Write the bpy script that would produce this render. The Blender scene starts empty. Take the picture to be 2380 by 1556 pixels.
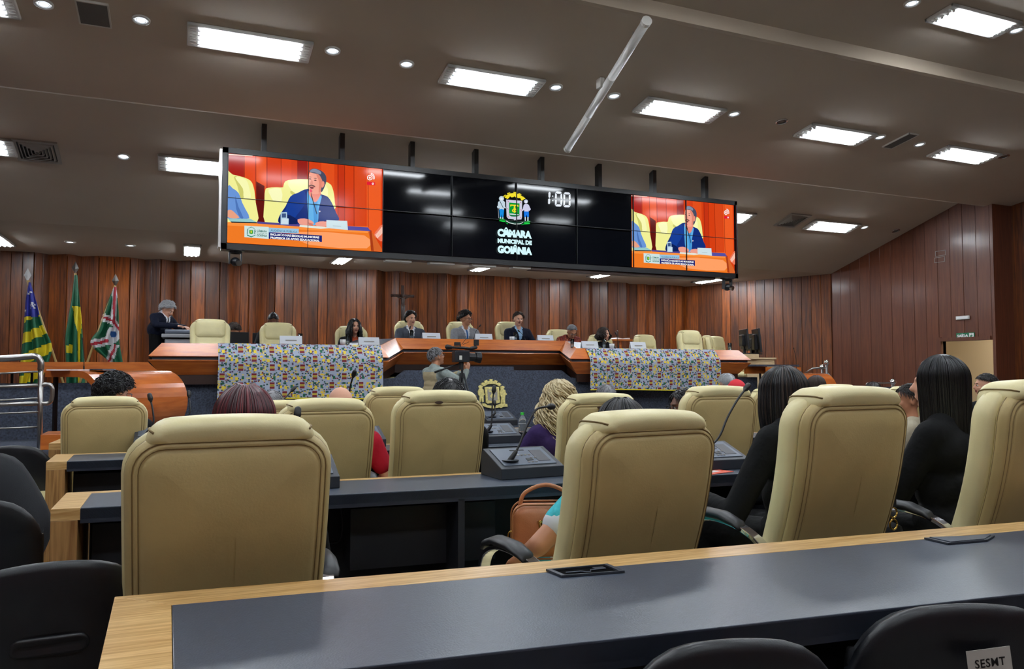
import bpy, math, random
from mathutils import Vector, Matrix, noise as mnoise
random.seed(7)
C = bpy.context.scene.collection
PI = math.pi
# ---------------------------------------------------------------- camera model (pixel -> ray helpers)
FPX, CX, CY, PIT, YAW, CAMH = 1800., 1190., 778., math.atan(84/1800.), math.radians(23), 1.25
def ray(px, py):
    cx, cz = px-CX, CY-py
    fw = FPX*math.cos(PIT)-cz*math.sin(PIT); up = FPX*math.sin(PIT)+cz*math.cos(PIT)
    return (fw*math.sin(YAW)+cx*math.cos(YAW), fw*math.cos(YAW)-cx*math.sin(YAW), up)
def aty(px, py, y):
    r = ray(px, py); s = y/r[1]; return (r[0]*s, y, CAMH+r[2]*s)
def atz(px, py, z):
    r = ray(px, py); s = (z-CAMH)/r[2]; return (r[0]*s, r[1]*s, z)
def atx(px, py, x):
    r = ray(px, py); s = x/r[0]; return (x, r[1]*s, CAMH+r[2]*s)
def atplane(px, py, z0, k, y0):          # plane z = z0 + k*(y0-y)
    r = ray(px, py); s = (z0+k*y0-CAMH)/(r[2]+k*r[1]); return (r[0]*s, r[1]*s, CAMH+r[2]*s)
EXPO = 0.0
cam = bpy.data.cameras.new('camera'); camo = bpy.data.objects.new('camera', cam); C.objects.link(camo)
cam.sensor_width = 36; cam.lens = 36*FPX/2380; cam.clip_start = .05; cam.clip_end = 100
camo.location = (0, 0, CAMH); camo.rotation_euler = (PI/2+PIT, 0, -YAW)
sc = bpy.context.scene; sc.camera = camo
sc.view_settings.view_transform = 'Standard'; sc.view_settings.look = 'None'
sc.view_settings.exposure = EXPO; sc.view_settings.gamma = 1; sc.view_settings.use_curve_mapping = False
w = bpy.data.worlds.new('world'); sc.world = w; w.use_nodes = True
w.node_tree.nodes['Background'].inputs[0].default_value = (.5, .55, .6, 1)
w.node_tree.nodes['Background'].inputs[1].default_value = 0.02
TUBE = 84.0      # luminance of fluorescent tubes
SPOT = 14.0       # luminance of the round spots
# ---------------------------------------------------------------- materials
def lin(c):
    return tuple(((v/255.)/12.92 if v/255. <= .04045 else ((v/255.+.055)/1.055)**2.4) for v in c)+(1,)
def mat(name, col, rough=.5, metal=0, emit=None, es=1, spec=None, noise=None, bump=None, alpha=None, trans=None, coat=0, sheen=0, var=0):
    m = bpy.data.materials.new(name); m.use_nodes = True; nt = m.node_tree; b = nt.nodes['Principled BSDF']
    b.inputs['Base Color'].default_value = lin(col); b.inputs['Roughness'].default_value = rough; b.inputs['Metallic'].default_value = metal
    if spec is not None: b.inputs['Specular IOR Level'].default_value = spec
    if coat: b.inputs['Coat Weight'].default_value = coat; b.inputs['Coat Roughness'].default_value = .12
    if sheen: b.inputs['Sheen Weight'].default_value = sheen
    if emit: b.inputs['Emission Color'].default_value = lin(emit); b.inputs['Emission Strength'].default_value = es
    if trans: b.inputs['Transmission Weight'].default_value = trans; b.inputs['IOR'].default_value = 1.33
    if noise or bump or var:
        tc = nt.nodes.new('ShaderNodeTexCoord')
    if noise:                                   # (scale, amount)
        n = nt.nodes.new('ShaderNodeTexNoise'); n.inputs['Scale'].default_value = noise[0]; n.inputs['Detail'].default_value = 4
        nt.links.new(tc.outputs['Object'], n.inputs['Vector'])
        r = nt.nodes.new('ShaderNodeMapRange'); r.inputs['From Min'].default_value = .3; r.inputs['From Max'].default_value = .7
        r.inputs['To Min'].default_value = 1-noise[1]; r.inputs['To Max'].default_value = 1+noise[1]
        nt.links.new(n.outputs['Fac'], r.inputs['Value'])
        h = nt.nodes.new('ShaderNodeHueSaturation'); h.inputs['Color'].default_value = lin(col)
        nt.links.new(r.outputs[0], h.inputs['Value']); nt.links.new(h.outputs[0], b.inputs['Base Color'])
    if bump:                                    # (scale, strength)
        n = nt.nodes.new('ShaderNodeTexNoise'); n.inputs['Scale'].default_value = bump[0]; n.inputs['Detail'].default_value = 3
        nt.links.new(tc.outputs['Object'], n.inputs['Vector'])
        bp = nt.nodes.new('ShaderNodeBump'); bp.inputs['Strength'].default_value = bump[1]; bp.inputs['Distance'].default_value = bump[2] if len(bump) > 2 else .002
        nt.links.new(n.outputs['Fac'], bp.inputs['Height']); nt.links.new(bp.outputs[0], b.inputs['Normal'])
    return m
def wood(name, c1, c2, scale=(14, 14, .9), rough=.4, coat=.3, var=.35, rot=None):
    m = bpy.data.materials.new(name); m.use_nodes = True; nt = m.node_tree; b = nt.nodes['Principled BSDF']; L = nt.links.new
    tc = nt.nodes.new('ShaderNodeTexCoord'); oi = nt.nodes.new('ShaderNodeObjectInfo')
    mp = nt.nodes.new('ShaderNodeMapping'); mp.inputs['Scale'].default_value = scale
    L(tc.outputs['Object'], mp.inputs['Vector'])
    ad = nt.nodes.new('ShaderNodeVectorMath'); ad.operation = 'ADD'; L(mp.outputs[0], ad.inputs[0])
    sc_ = nt.nodes.new('ShaderNodeVectorMath'); sc_.operation = 'SCALE'; sc_.inputs[0].default_value = (31, 17, 23); L(oi.outputs['Random'], sc_.inputs['Scale'])
    L(sc_.outputs[0], ad.inputs[1])
    n = nt.nodes.new('ShaderNodeTexNoise'); n.inputs['Scale'].default_value = 2.2; n.inputs['Detail'].default_value = 6; n.inputs['Distortion'].default_value = .6
    L(ad.outputs[0], n.inputs['Vector'])
    r = nt.nodes.new('ShaderNodeValToRGB'); r.color_ramp.elements[0].position = .32; r.color_ramp.elements[1].position = .68
    r.color_ramp.elements[0].color = lin(c1); r.color_ramp.elements[1].color = lin(c2)
    L(n.outputs['Fac'], r.inputs[0])
    mr = nt.nodes.new('ShaderNodeMapRange'); mr.inputs['To Min'].default_value = 1-var; mr.inputs['To Max'].default_value = 1+var
    L(oi.outputs['Random'], mr.inputs['Value'])
    h = nt.nodes.new('ShaderNodeHueSaturation'); L(r.outputs[0], h.inputs['Color']); L(mr.outputs[0], h.inputs['Value'])
    L(h.outputs[0], b.inputs['Base Color'])
    b.inputs['Roughness'].default_value = rough; b.inputs['Coat Weight'].default_value = coat; b.inputs['Coat Roughness'].default_value = .2
    return m
def scrmat(name, col, k=1.0):
    m = mat(name, (6, 6, 8), .1, emit=col, es=k, spec=.12); return m
MT = {}
def mm(*a, **k):
    MT[a[0]] = mat(*a, **k); return MT[a[0]]
mm('ceiling_paint', (192, 180, 164), .9, noise=(1.3, .04))
mm('ceiling_paint_light', (196, 188, 172), .9)
mm('riser_paint', (176, 162, 144), .9)
MT['wall_wood'] = wood('wall_wood', (74, 31, 7), (136, 70, 16), rough=.45, coat=.1, var=.5)
MT['side_wood'] = wood('side_wood', (84, 40, 21), (104, 54, 29), rough=.55, coat=.25, var=.1)
MT['desk_wood'] = wood('desk_wood', (172, 86, 28), (206, 116, 46), scale=(1.2, 9, 9), rough=.36, coat=.2, var=.04)
MT['tribune_wood'] = wood('tribune_wood', (168, 84, 32), (196, 108, 48), scale=(1.5, 1.5, 8), rough=.25, coat=.5, var=.04)
MT['oak'] = wood('oak', (190, 142, 80), (232, 194, 132), scale=(2.5, 42, 42), rough=.38, coat=.2, var=.05)
MT['oak_side'] = wood('oak_side', (190, 142, 80), (232, 194, 132), scale=(3, 42, 42), rough=.38, coat=.2, var=.05)
MT['oak_end'] = wood('oak_end', (140, 96, 52), (196, 150, 92), scale=(30, 30, 1.6), rough=.42, coat=.15, var=.08)
MT['light_wood'] = wood('light_wood', (214, 186, 142), (226, 200, 160), scale=(4, 4, 14), rough=.5, coat=.1, var=.03)
mm('laminate', (64, 72, 86), .36, noise=(60, .08), bump=(240, .25), spec=.6)
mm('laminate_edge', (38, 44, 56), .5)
mm('black_panel', (24, 26, 34), .6)
mm('carpet_wall', (62, 68, 82), .95, noise=(55, .5), bump=(400, .6))
mm('carpet', (112, 108, 104), .95, noise=(60, .4))
mm('cream', (238, 226, 172), .42, bump=(160, .18), noise=(7, .05), spec=.45)
mm('cream_seam', (132, 110, 68), .6)
mm('cream_shaded', (196, 176, 122), .48, bump=(160, .2), noise=(6, .06), spec=.4)  # same leather as cream, darkened so the rear's shade sits in the colour
mm('chrome', (225, 225, 230), .12, 1)
mm('steel', (170, 168, 165), .28, 1)
mm('black_plastic', (22, 24, 29), .38, bump=(300, .15))
mm('black_pad', (20, 21, 26), .45)
mm('black_fabric', (20, 22, 28), .85, bump=(250, .4))
mm('charcoal', (52, 57, 66), .5, noise=(150, .06))
mm('console_plate', (96, 104, 118), .4, .3)
mm('console_dark', (40, 44, 52), .5)
mm('grey_rubber', (105, 110, 118), .6)
mm('mic_black', (14, 14, 17), .5)
mm('screen_black', (9, 11, 16), .07, spec=.16, noise=(2, .1))
mm('well_shade', (3, 3, 4), .95, spec=.05)  # lightless black, the shade of the cable box void put into colour
mm('frame_black', (13, 14, 18), .35)
mm('white_enamel', (216, 216, 212), .35)
mm('off_white', (200, 198, 190), .5)
mm('paper', (235, 240, 248), .7)
mm('lamp_off', (150, 145, 138), .25, .3)
mm('tube_lit', (255, 255, 255), .5, emit=(240, 248, 255), es=TUBE)
mm('spot_lit', (255, 255, 255), .5, emit=(236, 246, 255), es=SPOT)
mm('spot_ring', (225, 228, 232), .3, emit=(225, 235, 245), es=.45)
mm('reflector', (235, 238, 242), .25, .6)
mm('grille', (70, 70, 76), .5)
mm('grille_light', (160, 156, 150), .5)
mm('speaker_cloth', (98, 98, 96), .8, noise=(120, .1))
mm('white', (240, 240, 240), .6)
mm('skin', (222, 166, 138), .5)
mm('skin_tan', (188, 130, 98), .5)
mm('skin_dark', (112, 72, 54), .5)
mm('lips', (150, 80, 74), .5)
mm('eye_white', (225, 222, 218), .3)
mm('eye_dark', (26, 18, 14), .2)
mm('hair_black', (13, 13, 17), .38, spec=.5)
mm('hair_dark', (27, 21, 20), .45)
mm('hair_brown', (52, 38, 32), .5)
mm('hair_red', (58, 20, 27), .42)
mm('hair_red_light', (104, 32, 40), .42)
mm('hair_grey', (128, 128, 132), .6)
mm('hair_silver', (178, 180, 184), .55)
mm('hair_blonde', (212, 196, 156), .55)
mm('hair_blonde_dark', (168, 146, 106), .6)
mm('navy_suit', (17, 23, 42), .75, spec=.18, bump=(11, 1.0, .012), noise=(200, .1))
mm('black_cloth', (10, 11, 13), .8, spec=.18, bump=(11, 1.0, .012))
mm('grey_suit', (74, 80, 92), .8, spec=.18, bump=(11, 1.0, .012), noise=(180, .12))
mm('light_grey_suit', (138, 140, 146), .8, spec=.18, bump=(11, 1.0, .012), noise=(90, .16))
mm('shirt_white', (222, 226, 234), .7)
mm('shirt_blue', (150, 188, 222), .7)
mm('tie_navy', (32, 48, 82), .6)
mm('tie_blue', (46, 98, 160), .6)
mm('purple', (50, 34, 82), .8, spec=.18, bump=(11, 1.0, .012))
mm('red_cloth', (176, 28, 48), .8, spec=.18, bump=(11, 1.0, .012))
mm('cap_red', (204, 34, 50), .8)
mm('orange_cloth', (168, 74, 44), .8, spec=.18, bump=(11, 1.0, .012))
mm('beige_cloth', (176, 168, 146), .8, spec=.18, bump=(11, 1.0, .012))
mm('sage_shirt', (142, 152, 148), .8, spec=.18, bump=(11, 1.0, .012), noise=(30, .1))
mm('vest_tan', (170, 156, 124), .8, spec=.18, bump=(11, 1.0, .012))
mm('turquoise', (72, 190, 202), .75, spec=.18, bump=(11, 1.0, .012), noise=(25, .12))
mm('dark_cloth', (15, 18, 25), .8, spec=.18, bump=(11, 1.0, .012))
mm('brown_leather', (178, 112, 70), .42, bump=(200, .25), noise=(8, .08))
mm('badge_metal', (84, 66, 56), .4, .3)
mm('tan_trim', (150, 96, 56), .45)
mm('gold', (214, 178, 96), .25, 1)
mm('brass', (226, 212, 138), .55, 0, noise=(40, .2))
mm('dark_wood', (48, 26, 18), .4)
mm('glasses_frame', (12, 12, 14), .3)
mm('glass', (240, 248, 250), .03, trans=1)
mm('water_bottle', (225, 235, 240), .08, trans=.9)
mm('green_cap', (60, 200, 70), .4)
mm('flag_green', (20, 98, 66), .7)
mm('flag_yellow', (226, 206, 40), .7)
mm('flag_blue', (40, 48, 150), .7)
mm('flag_white', (220, 220, 222), .7)
mm('flag_red', (180, 36, 56), .7)
mm('pole_wood', (190, 160, 100), .45)
mm('sign_green', (18, 116, 78), .5)
mm('cream_paint', (226, 214, 190), .8)
mm('printer_grey', (150, 152, 158), .5)
mm('red_print', (220, 96, 72), .7)
mm('rubber', (16, 16, 18), .7)
def pattern_mat(name, cols, scale, bg, metric='CHEBYCHEV'):
    m = bpy.data.materials.new(name); m.use_nodes = True; nt = m.node_tree; b = nt.nodes['Principled BSDF']; L = nt.links.new
    tc = nt.nodes.new('ShaderNodeTexCoord'); mp = nt.nodes.new('ShaderNodeMapping'); mp.inputs['Scale'].default_value = scale
    L(tc.outputs['Object'], mp.inputs[0])
    v = nt.nodes.new('ShaderNodeTexVoronoi'); v.distance = metric; v.inputs['Scale'].default_value = 1; v.inputs['Randomness'].default_value = .8
    L(mp.outputs[0], v.inputs['Vector'])
    s = nt.nodes.new('ShaderNodeSeparateColor'); L(v.outputs['Color'], s.inputs[0])
    r = nt.nodes.new('ShaderNodeValToRGB'); r.color_ramp.interpolation = 'CONSTANT'
    e = r.color_ramp.elements; e[0].color = lin(cols[0]); e[0].position = 0; e[1].color = lin(cols[1]); e[1].position = 1/len(cols)
    for i, c in enumerate(cols[2:]):
        q = e.new((i+2)/len(cols)); q.color = lin(c)
    L(s.outputs[0], r.inputs[0])
    th = nt.nodes.new('ShaderNodeMath'); th.operation = 'GREATER_THAN'; th.inputs[1].default_value = .42; L(v.outputs['Distance'], th.inputs[0])
    mx = nt.nodes.new('ShaderNodeMix'); mx.data_type = 'RGBA'; L(th.outputs[0], mx.inputs[0]); L(r.outputs[0], mx.inputs[6]); mx.inputs[7].default_value = lin(bg)
    L(mx.outputs[2], b.inputs['Base Color']); b.inputs['Roughness'].default_value = .85
    return m
def print_cloth():
    m = pattern_mat('cloth_print', [(50, 76, 70), (214, 184, 60), (112, 40, 46), (40, 88, 74), (158, 166, 186), (76, 58, 88), (158, 166, 186), (206, 190, 110), (48, 70, 80), (158, 166, 186)], (42, 1, 48), (158, 166, 186))
    nt = m.node_tree; L = nt.links.new; b = nt.nodes['Principled BSDF']; base = [n for n in nt.nodes if n.type == 'MIX'][0]
    th = [n for n in nt.nodes if n.type == 'MATH'][0]; th.inputs[1].default_value = .43
    tc = nt.nodes.new('ShaderNodeTexCoord'); sx = nt.nodes.new('ShaderNodeSeparateXYZ'); L(tc.outputs['Object'], sx.inputs[0])
    def M(op, a, b_=None):
        n = nt.nodes.new('ShaderNodeMath'); n.operation = op
        for k, v in enumerate((a, b_)):
            if v is None: continue
            if isinstance(v, (int, float)): n.inputs[k].default_value = v
            else: L(v, n.inputs[k])
        return n.outputs[0]
    zr = M('DIVIDE', sx.outputs[2], .112); row = M('FLOOR', zr); v = M('SUBTRACT', zr, row)
    xr_ = M('ADD', M('DIVIDE', sx.outputs[0], .37), M('MULTIPLY', M('MODULO', row, 2.0), .42)); u = M('FRACT', xr_)
    def boxm(u0, u1, v0, v1): return M('MULTIPLY', M('MULTIPLY', M('GREATER_THAN', u, u0), M('LESS_THAN', u, u1)), M('MULTIPLY', M('GREATER_THAN', v, v0), M('LESS_THAN', v, v1)))
    cur = base.outputs[2]
    for bx, col in [((.08, .30, .08, .92), (158, 166, 186)), ((.11, .27, .14, .86), (112, 28, 40)), ((.11, .27, .40, .62), (206, 176, 60)), ((.12, .26, .49, .54), (50, 90, 60)), ((.45, .52, .2, .5), (232, 200, 46)), ((.60, .69, .1, .45), (228, 200, 60)), ((.38, .47, .62, .82), (226, 186, 40)), ((.56, .66, .62, .85), (24, 80, 62)), ((.80, .88, .2, .55), (20, 92, 66)), ((.0, .06, .55, .72), (24, 70, 66))]:
        mx = nt.nodes.new('ShaderNodeMix'); mx.data_type = 'RGBA'; L(boxm(*bx), mx.inputs[0]); L(cur, mx.inputs[6]); mx.inputs[7].default_value = lin(col); cur = mx.outputs[2]
    L(cur, b.inputs['Base Color']); return m
MT['cloth_print'] = print_cloth()
MT['blouse_print'] = pattern_mat('blouse_print', [(150, 52, 34), (196, 120, 70), (92, 30, 28), (170, 80, 50)], (30, 30, 30), (110, 40, 34), 'EUCLIDEAN')
MT['dress_print'] = pattern_mat('dress_print', [(60, 180, 190), (230, 120, 80), (235, 232, 220), (70, 190, 200)], (18, 18, 18), (70, 185, 195), 'EUCLIDEAN')
MT['stripe_print'] = pattern_mat('stripe_print', [(20, 20, 22), (220, 214, 200), (24, 24, 26), (20, 20, 22)], (20, 20, 90), (18, 18, 20))
# ---------------------------------------------------------------- mesh collector
class MB:
    def __init__(s): s.v = []; s.f = []; s.m = []; s.mi = 0
    def add(s, vs, fs, T=None):
        o = len(s.v)
        s.v += [tuple(T @ Vector(p)) for p in vs] if T is not None else [tuple(p) for p in vs]
        for f in fs: s.f.append(tuple(i+o for i in f)); s.m.append(s.mi)
        return s
    def box(s, x0, x1, y0, y1, z0, z1, T=None):
        vs = [(x0, y0, z0), (x1, y0, z0), (x1, y1, z0), (x0, y1, z0), (x0, y0, z1), (x1, y0, z1), (x1, y1, z1), (x0, y1, z1)]
        return s.add(vs, [(0, 3, 2, 1), (4, 5, 6, 7), (0, 1, 5, 4), (1, 2, 6, 5), (2, 3, 7, 6), (3, 0, 4, 7)], T)
    def cbox(s, c, d, T=None): return s.box(c[0]-d[0]/2, c[0]+d[0]/2, c[1]-d[1]/2, c[1]+d[1]/2, c[2]-d[2]/2, c[2]+d[2]/2, T)
    def prism(s, poly, ax, a0, a1, T=None):       # extrude a 2D polygon along axis ax ('x','y','z')
        def P(p, a): return {'x': (a, p[0], p[1]), 'y': (p[0], a, p[1]), 'z': (p[0], p[1], a)}[ax]
        n = len(poly); vs = [P(p, a0) for p in poly]+[P(p, a1) for p in poly]
        fs = [tuple(range(n))[::-1], tuple(range(n, 2*n))]+[(i, (i+1) % n, n+(i+1) % n, n+i) for i in range(n)]
        return s.add(vs, fs, T)
    def loft(s, rings, closed=True, cap=True, T=None):
        n = len(rings[0]); vs = [p for r in rings for p in r]; fs = []
        for k in range(len(rings)-1):
            for i in range(n if closed else n-1):
                j = (i+1) % n; fs.append((k*n+i, k*n+j, (k+1)*n+j, (k+1)*n+i))
        if cap and closed: fs.append(tuple(range(n))[::-1]); fs.append(tuple((len(rings)-1)*n+i for i in range(n)))
        return s.add(vs, fs, T)
    def tube(s, pts, r, n=8, cap=True, T=None):
        pts = [Vector(p) for p in pts]; rs = r if isinstance(r, (list, tuple)) else [r]*len(pts)
        rings = []; up = None
        for i, p in enumerate(pts):
            d = (pts[min(i+1, len(pts)-1)]-pts[max(i-1, 0)])
            if d.length < 1e-9: d = Vector((0, 0, 1))
            d.normalize()
            if up is None: up = Vector((0, 0, 1)) if abs(d.z) < .9 else Vector((1, 0, 0))
            a = d.cross(up)
            if a.length < 1e-6: a = d.cross(Vector((0, 1, .1)))
            a.normalize(); b = d.cross(a); up = -b
            if n == 2: rings.append([p+a*rs[i], p-a*rs[i]])
            else: rings.append([p+(a*math.cos(2*PI*k/n)+b*math.sin(2*PI*k/n))*rs[i] for k in range(n)])
        if n == 2: return s.loft(rings, closed=False, T=T)
        return s.loft(rings, cap=cap, T=T)
    def cyl(s, p0, p1, r0, r1=None, n=16, T=None): return s.tube([p0, p1], [r0, r0 if r1 is None else r1], n, T=T)
    def lathe(s, prof, n=20, T=None, cap=True):    # prof: (r, z)
        rings = [[(r*math.cos(2*PI*k/n), r*math.sin(2*PI*k/n), z) for k in range(n)] for r, z in prof]
        return s.loft(rings, cap=cap, T=T)
    def ell(s, c, r, n=14, m=9, T=None):
        rings = []
        for i in range(m+1):
            t = PI*(i+.02 if i == 0 else (i-.02 if i == m else i))/m
            rings.append([(c[0]+r[0]*math.sin(t)*math.cos(2*PI*k/n), c[1]+r[1]*math.sin(t)*math.sin(2*PI*k/n), c[2]-r[2]*math.cos(t)) for k in range(n)])
        return s.loft(rings, T=T)
    def caps(s, p0, r0, p1, r1, n=12, T=None):     # tapered capsule
        p0, p1 = Vector(p0), Vector(p1); d = p1-p0; L = max(d.length, 1e-6); d = d/L
        pts, rs = [], []
        for a in (89, 60, 30): pts.append(p0-d*r0*math.sin(math.radians(a))); rs.append(r0*math.cos(math.radians(a)))
        pts += [p0, p1]; rs += [r0, r1]
        for a in (30, 60, 89): pts.append(p1+d*r1*math.sin(math.radians(a))); rs.append(r1*math.cos(math.radians(a)))
        a = d.cross(Vector((0, 0, 1)) if abs(d.z) < .9 else Vector((1, 0, 0))).normalized(); b = d.cross(a)
        return s.loft([[p+(a*math.cos(2*PI*k/n)+b*math.sin(2*PI*k/n))*r for k in range(n)] for p, r in zip(pts, rs)], T=T)
    def mesh(s, name, mats):
        me = bpy.data.meshes.new(name); me.from_pydata(s.v, [], s.f)
        for m in mats: me.materials.append(MT[m] if isinstance(m, str) else m)
        if len(mats) > 1: me.polygons.foreach_set('material_index', s.m)
        me.validate(); me.update(); return me
    def build(s, name, mats, parent=None, smooth=False, bevel=0, loc=None, fixn=True):
        if isinstance(mats, (str, bpy.types.Material)): mats = [mats]
        me = s.mesh(name, mats)
        if fixn:
            import bmesh
            bm = bmesh.new(); bm.from_mesh(me); bmesh.ops.recalc_face_normals(bm, faces=bm.faces); bm.to_mesh(me); bm.free()
        if smooth: me.polygons.foreach_set('use_smooth', [True]*len(me.polygons))
        return put(name, me, parent, bevel, loc)
def put(name, me, parent=None, bevel=0, loc=None):
    o = bpy.data.objects.new(name, me); C.objects.link(o)
    if parent is not None: o.parent = parent
    if loc: o.location = loc
    if bevel:
        b = o.modifiers.new('bevel', 'BEVEL'); b.width = bevel; b.segments = 2; b.limit_method = 'ANGLE'
    return o
def tag(o, label, cat, group=None):
    o['label'] = label; o['category'] = cat
    if group: o['group'] = group
    return o
def thing(name, label, cat, loc=(0, 0, 0), rz=0, group=None, scale=None):
    o = bpy.data.objects.new(name, None); o.empty_display_size = .1; C.objects.link(o); o.location = loc; o.rotation_euler = (0, 0, rz)
    if scale: o.scale = scale
    return tag(o, label, cat, group)
def struct(o): o['kind'] = 'structure'; return o
def dup(root, loc=None, rz=None, label=None, group=None, scale=None):
    r = root.copy(); C.objects.link(r)
    if loc is not None: r.location = loc
    if rz is not None: r.rotation_euler = (0, 0, rz)
    if scale: r.scale = scale
    if label: r['label'] = label
    if group: r['group'] = group
    for ch in list(root.children):
        c = ch.copy(); C.objects.link(c); c.parent = r
        for g in list(ch.children):
            d = g.copy(); C.objects.link(d); d.parent = c
    return r
def text_mesh(body, size, off=0, align='LEFT', ext=.0, space=1.0):
    cu = bpy.data.curves.new('lettering', 'FONT'); cu.body = body; cu.size = size; cu.offset = off; cu.align_x = align; cu.extrude = ext; cu.space_character = space
    cu.resolution_u = 3
    o = bpy.data.objects.new('tmp_text', cu); C.objects.link(o); bpy.context.view_layer.update()
    me = bpy.data.meshes.new_from_object(o.evaluated_get(bpy.context.evaluated_depsgraph_get()))
    bpy.data.objects.remove(o); return me
def text(body, size, m, parent, T, off=0, align='LEFT', name='lettering', fit=None, ext=.0008, space=1.0):
    me = text_mesh(body, size, off, align, ext, space)
    if fit:                                     # stretch to an exact width
        xs = [v.co.x for v in me.vertices]; k = fit/max(1e-6, max(xs)-min(xs))
        me.transform(Matrix.Diagonal((k, 1, 1, 1)))
    me.transform(T); me.materials.clear(); me.materials.append(MT[m] if isinstance(m, str) else m)
    return put(name, me, parent)
def wallT(x, y, z, rz=0):   # text plane facing -Y at rz=0
    return Matrix.Translation((x, y, z)) @ Matrix.Rotation(rz, 4, 'Z') @ Matrix.Rotation(PI/2, 4, 'X')
def smooth_poly(p, k=3):
    n = len(p); out = []
    for i in range(n):
        a, b, c, d = p[i-1], p[i], p[(i+1) % n], p[(i+2) % n]
        for j in range(k):
            t = j/k; out.append(tuple(.5*((2*b[q])+(-a[q]+c[q])*t+(2*a[q]-5*b[q]+4*c[q]-d[q])*t*t+(-a[q]+3*b[q]-3*c[q]+d[q])*t**3) for q in range(len(b))))
    return out
def spline(p, k=5):
    out = []
    for i in range(len(p)-1):
        a, b, c, d = p[max(i-1, 0)], p[i], p[i+1], p[min(i+2, len(p)-1)]
        for j in range(k):
            t = j/k; out.append(tuple(.5*((2*b[q])+(-a[q]+c[q])*t+(2*a[q]-5*b[q]+4*c[q]-d[q])*t*t+(-a[q]+3*b[q]-3*c[q]+d[q])*t**3) for q in range(len(b))))
    out.append(tuple(p[-1])); return out
# ================================================================ ROOM SHELL
XL, XR, YB = -4.6, 12.0, -3.6
S0, S1, S2, S3 = (3.2, 0, 11.8), (3.2, .31, 11.8), (3.933, .155, 8.5), (4.47, .1, 5.68)
def cz(y): return S0[0] if y >= 11.8 else (3.2+.31*(11.8-y) if y >= 8.5 else (3.933+.155*(8.5-y) if y >= 5.68 else 4.47+.1*(5.68-y)))
def slab(name, y0, z0, y1, z1, m='ceiling_paint', t=.06, x0=XL-.1, x1=12.7):
    b = MB(); b.prism([(y0, z0), (y1, z1), (y1, z1+t), (y0, z0+t)], 'x', x0, x1); return struct(b.build(name, m))
slab('ceiling', 11.8, 3.2, 15.4, 3.2)
slab('ceiling', 8.5, 4.223, 11.8, 3.2)
slab('ceiling', 5.68, 4.37, 8.5, 3.933)
slab('ceiling', YB, 4.47+.1*(5.68-YB), 5.68, 4.47)
b = MB(); b.box(XL-.1, 12.7, 8.5, 8.54, 3.933, 4.3); struct(b.build('trim_1', 'ceiling_paint'))
b = MB(); b.prism([(5.64, 4.362), (5.70, 4.362), (5.70, 4.5), (5.60, 4.5)], 'x', XL-.1, 12.7); struct(b.build('trim_2', 'riser_paint'))
# floors: seating tiers, pit, side platform, dais
b = MB(); b.box(XL, 12.6, YB, 6.95, -.1, 0); struct(b.build('floor', 'carpet'))
b = MB(); b.box(XL, 14, 6.95, 15.2, -.4, -.3); struct(b.build('floor', 'carpet'))
b = MB(); b.box(XL, .25, 7.55, 9.9, -.3, .5); struct(b.build('floor', 'carpet_wall'))
b = MB(); b.box(XL, 11.9, 10.46, 15.2, -.3, .78); struct(b.build('floor', 'carpet'))
xc0, xc1 = aty(918, 800, 11.05)[0], aty(1313, 800, 11.05)[0]
b = MB(); b.box(xc0, xc1, 11.1, 13.6, .78, .92); struct(b.build('floor', 'carpet'))
# walls made of timber planks
def plank_run(parent, p0, p1, z0, ztop, width, m, skip=None, t=.022, name='plank'):
    d = Vector((p1[0]-p0[0], p1[1]-p0[1], 0)); L = d.length; d /= L; nrm = Vector((d.y, -d.x, 0))
    n = max(1, round(L/width)); g = .003
    for i in range(n):
        a = L*i/n+g; c = L*(i+1)/n-g
        A = Vector((p0[0], p0[1], 0))+d*a; B = Vector((p0[0], p0[1], 0))+d*c
        zb = z0
        if skip:
            my = (A.y+B.y)/2
            if skip[0] < my < skip[1]: zb = skip[2]
        out = nrm*(t+.002*(i % 2)); bv = .003
        ring = lambda z: [A, A+out-nrm*bv*0+d*0, A+out+d*bv, B+out-d*bv, B+out, B]
        lo = [(q.x, q.y, zb) for q in [A, A+out*.85, A+out+d*bv, B+out-d*bv, B+out*.85, B]]
        zt = lambda q: ztop(q.y)
        hi = [(q[0], q[1], zt(Vector(q))) for q in lo]
        mb = MB(); mb.loft([lo, hi]); mb.build(name, m, parent)
def wall(name, x0, x1, y0, y1, z0, z1, m='dark_wood'):
    b = MB(); b.box(x0, x1, y0, y1, z0, z1); return struct(b.build(name, m))
wb = wall('wall_back', XL, 10.75, 15.05, 15.15, .7, 3.25)
px_near = [(0,.9),(79,1),(116,.1),(156,.9),(190,0),(231,.8),(302,.8),(336,0),(374,.8),(405,0),(445,.8),(511,.9),(543,0),(579,.7),(607,0),(640,1),(701,.3),(718,0),(782,0),(876,1),(894,0),(929,1),(950,.15),(1038,1),(1053,0),(1088,.9),(1185,.8),(1206,.1),(1229,.9),(1244,.1),(1276,.9),(1323,1),(1330,0),(1368,.7),(1375,0),(1412,.8),(1454,.8),(1461,0),(1498,.7),(1505,0),(1540,.7),(1582,.7),(1588,0)]
pts = [(-4.6, 15), (-4.1, 14.8), (-3.9, 15), (-3.3, 14.8)]
for px, nr in px_near:
    y = 15-.23*nr; pts.append((aty(px, 620, y)[0], y))
for a, c in zip(pts[:-1], pts[1:]): plank_run(wb, a, c, .75, lambda y: 3.22, .19, 'wall_wood')
wr = struct(MB().prism([(10.75, 15.06), (12.06, 11.8), (12.12, 11.86), (10.8, 15.12)], 'z', -.3, 3.22).build('wall_right_back', 'dark_wood'))
plank_run(wr, (10.7, 15), (12.0, 11.8), -.3, lambda y: 3.22, .2, 'wall_wood')
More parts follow.
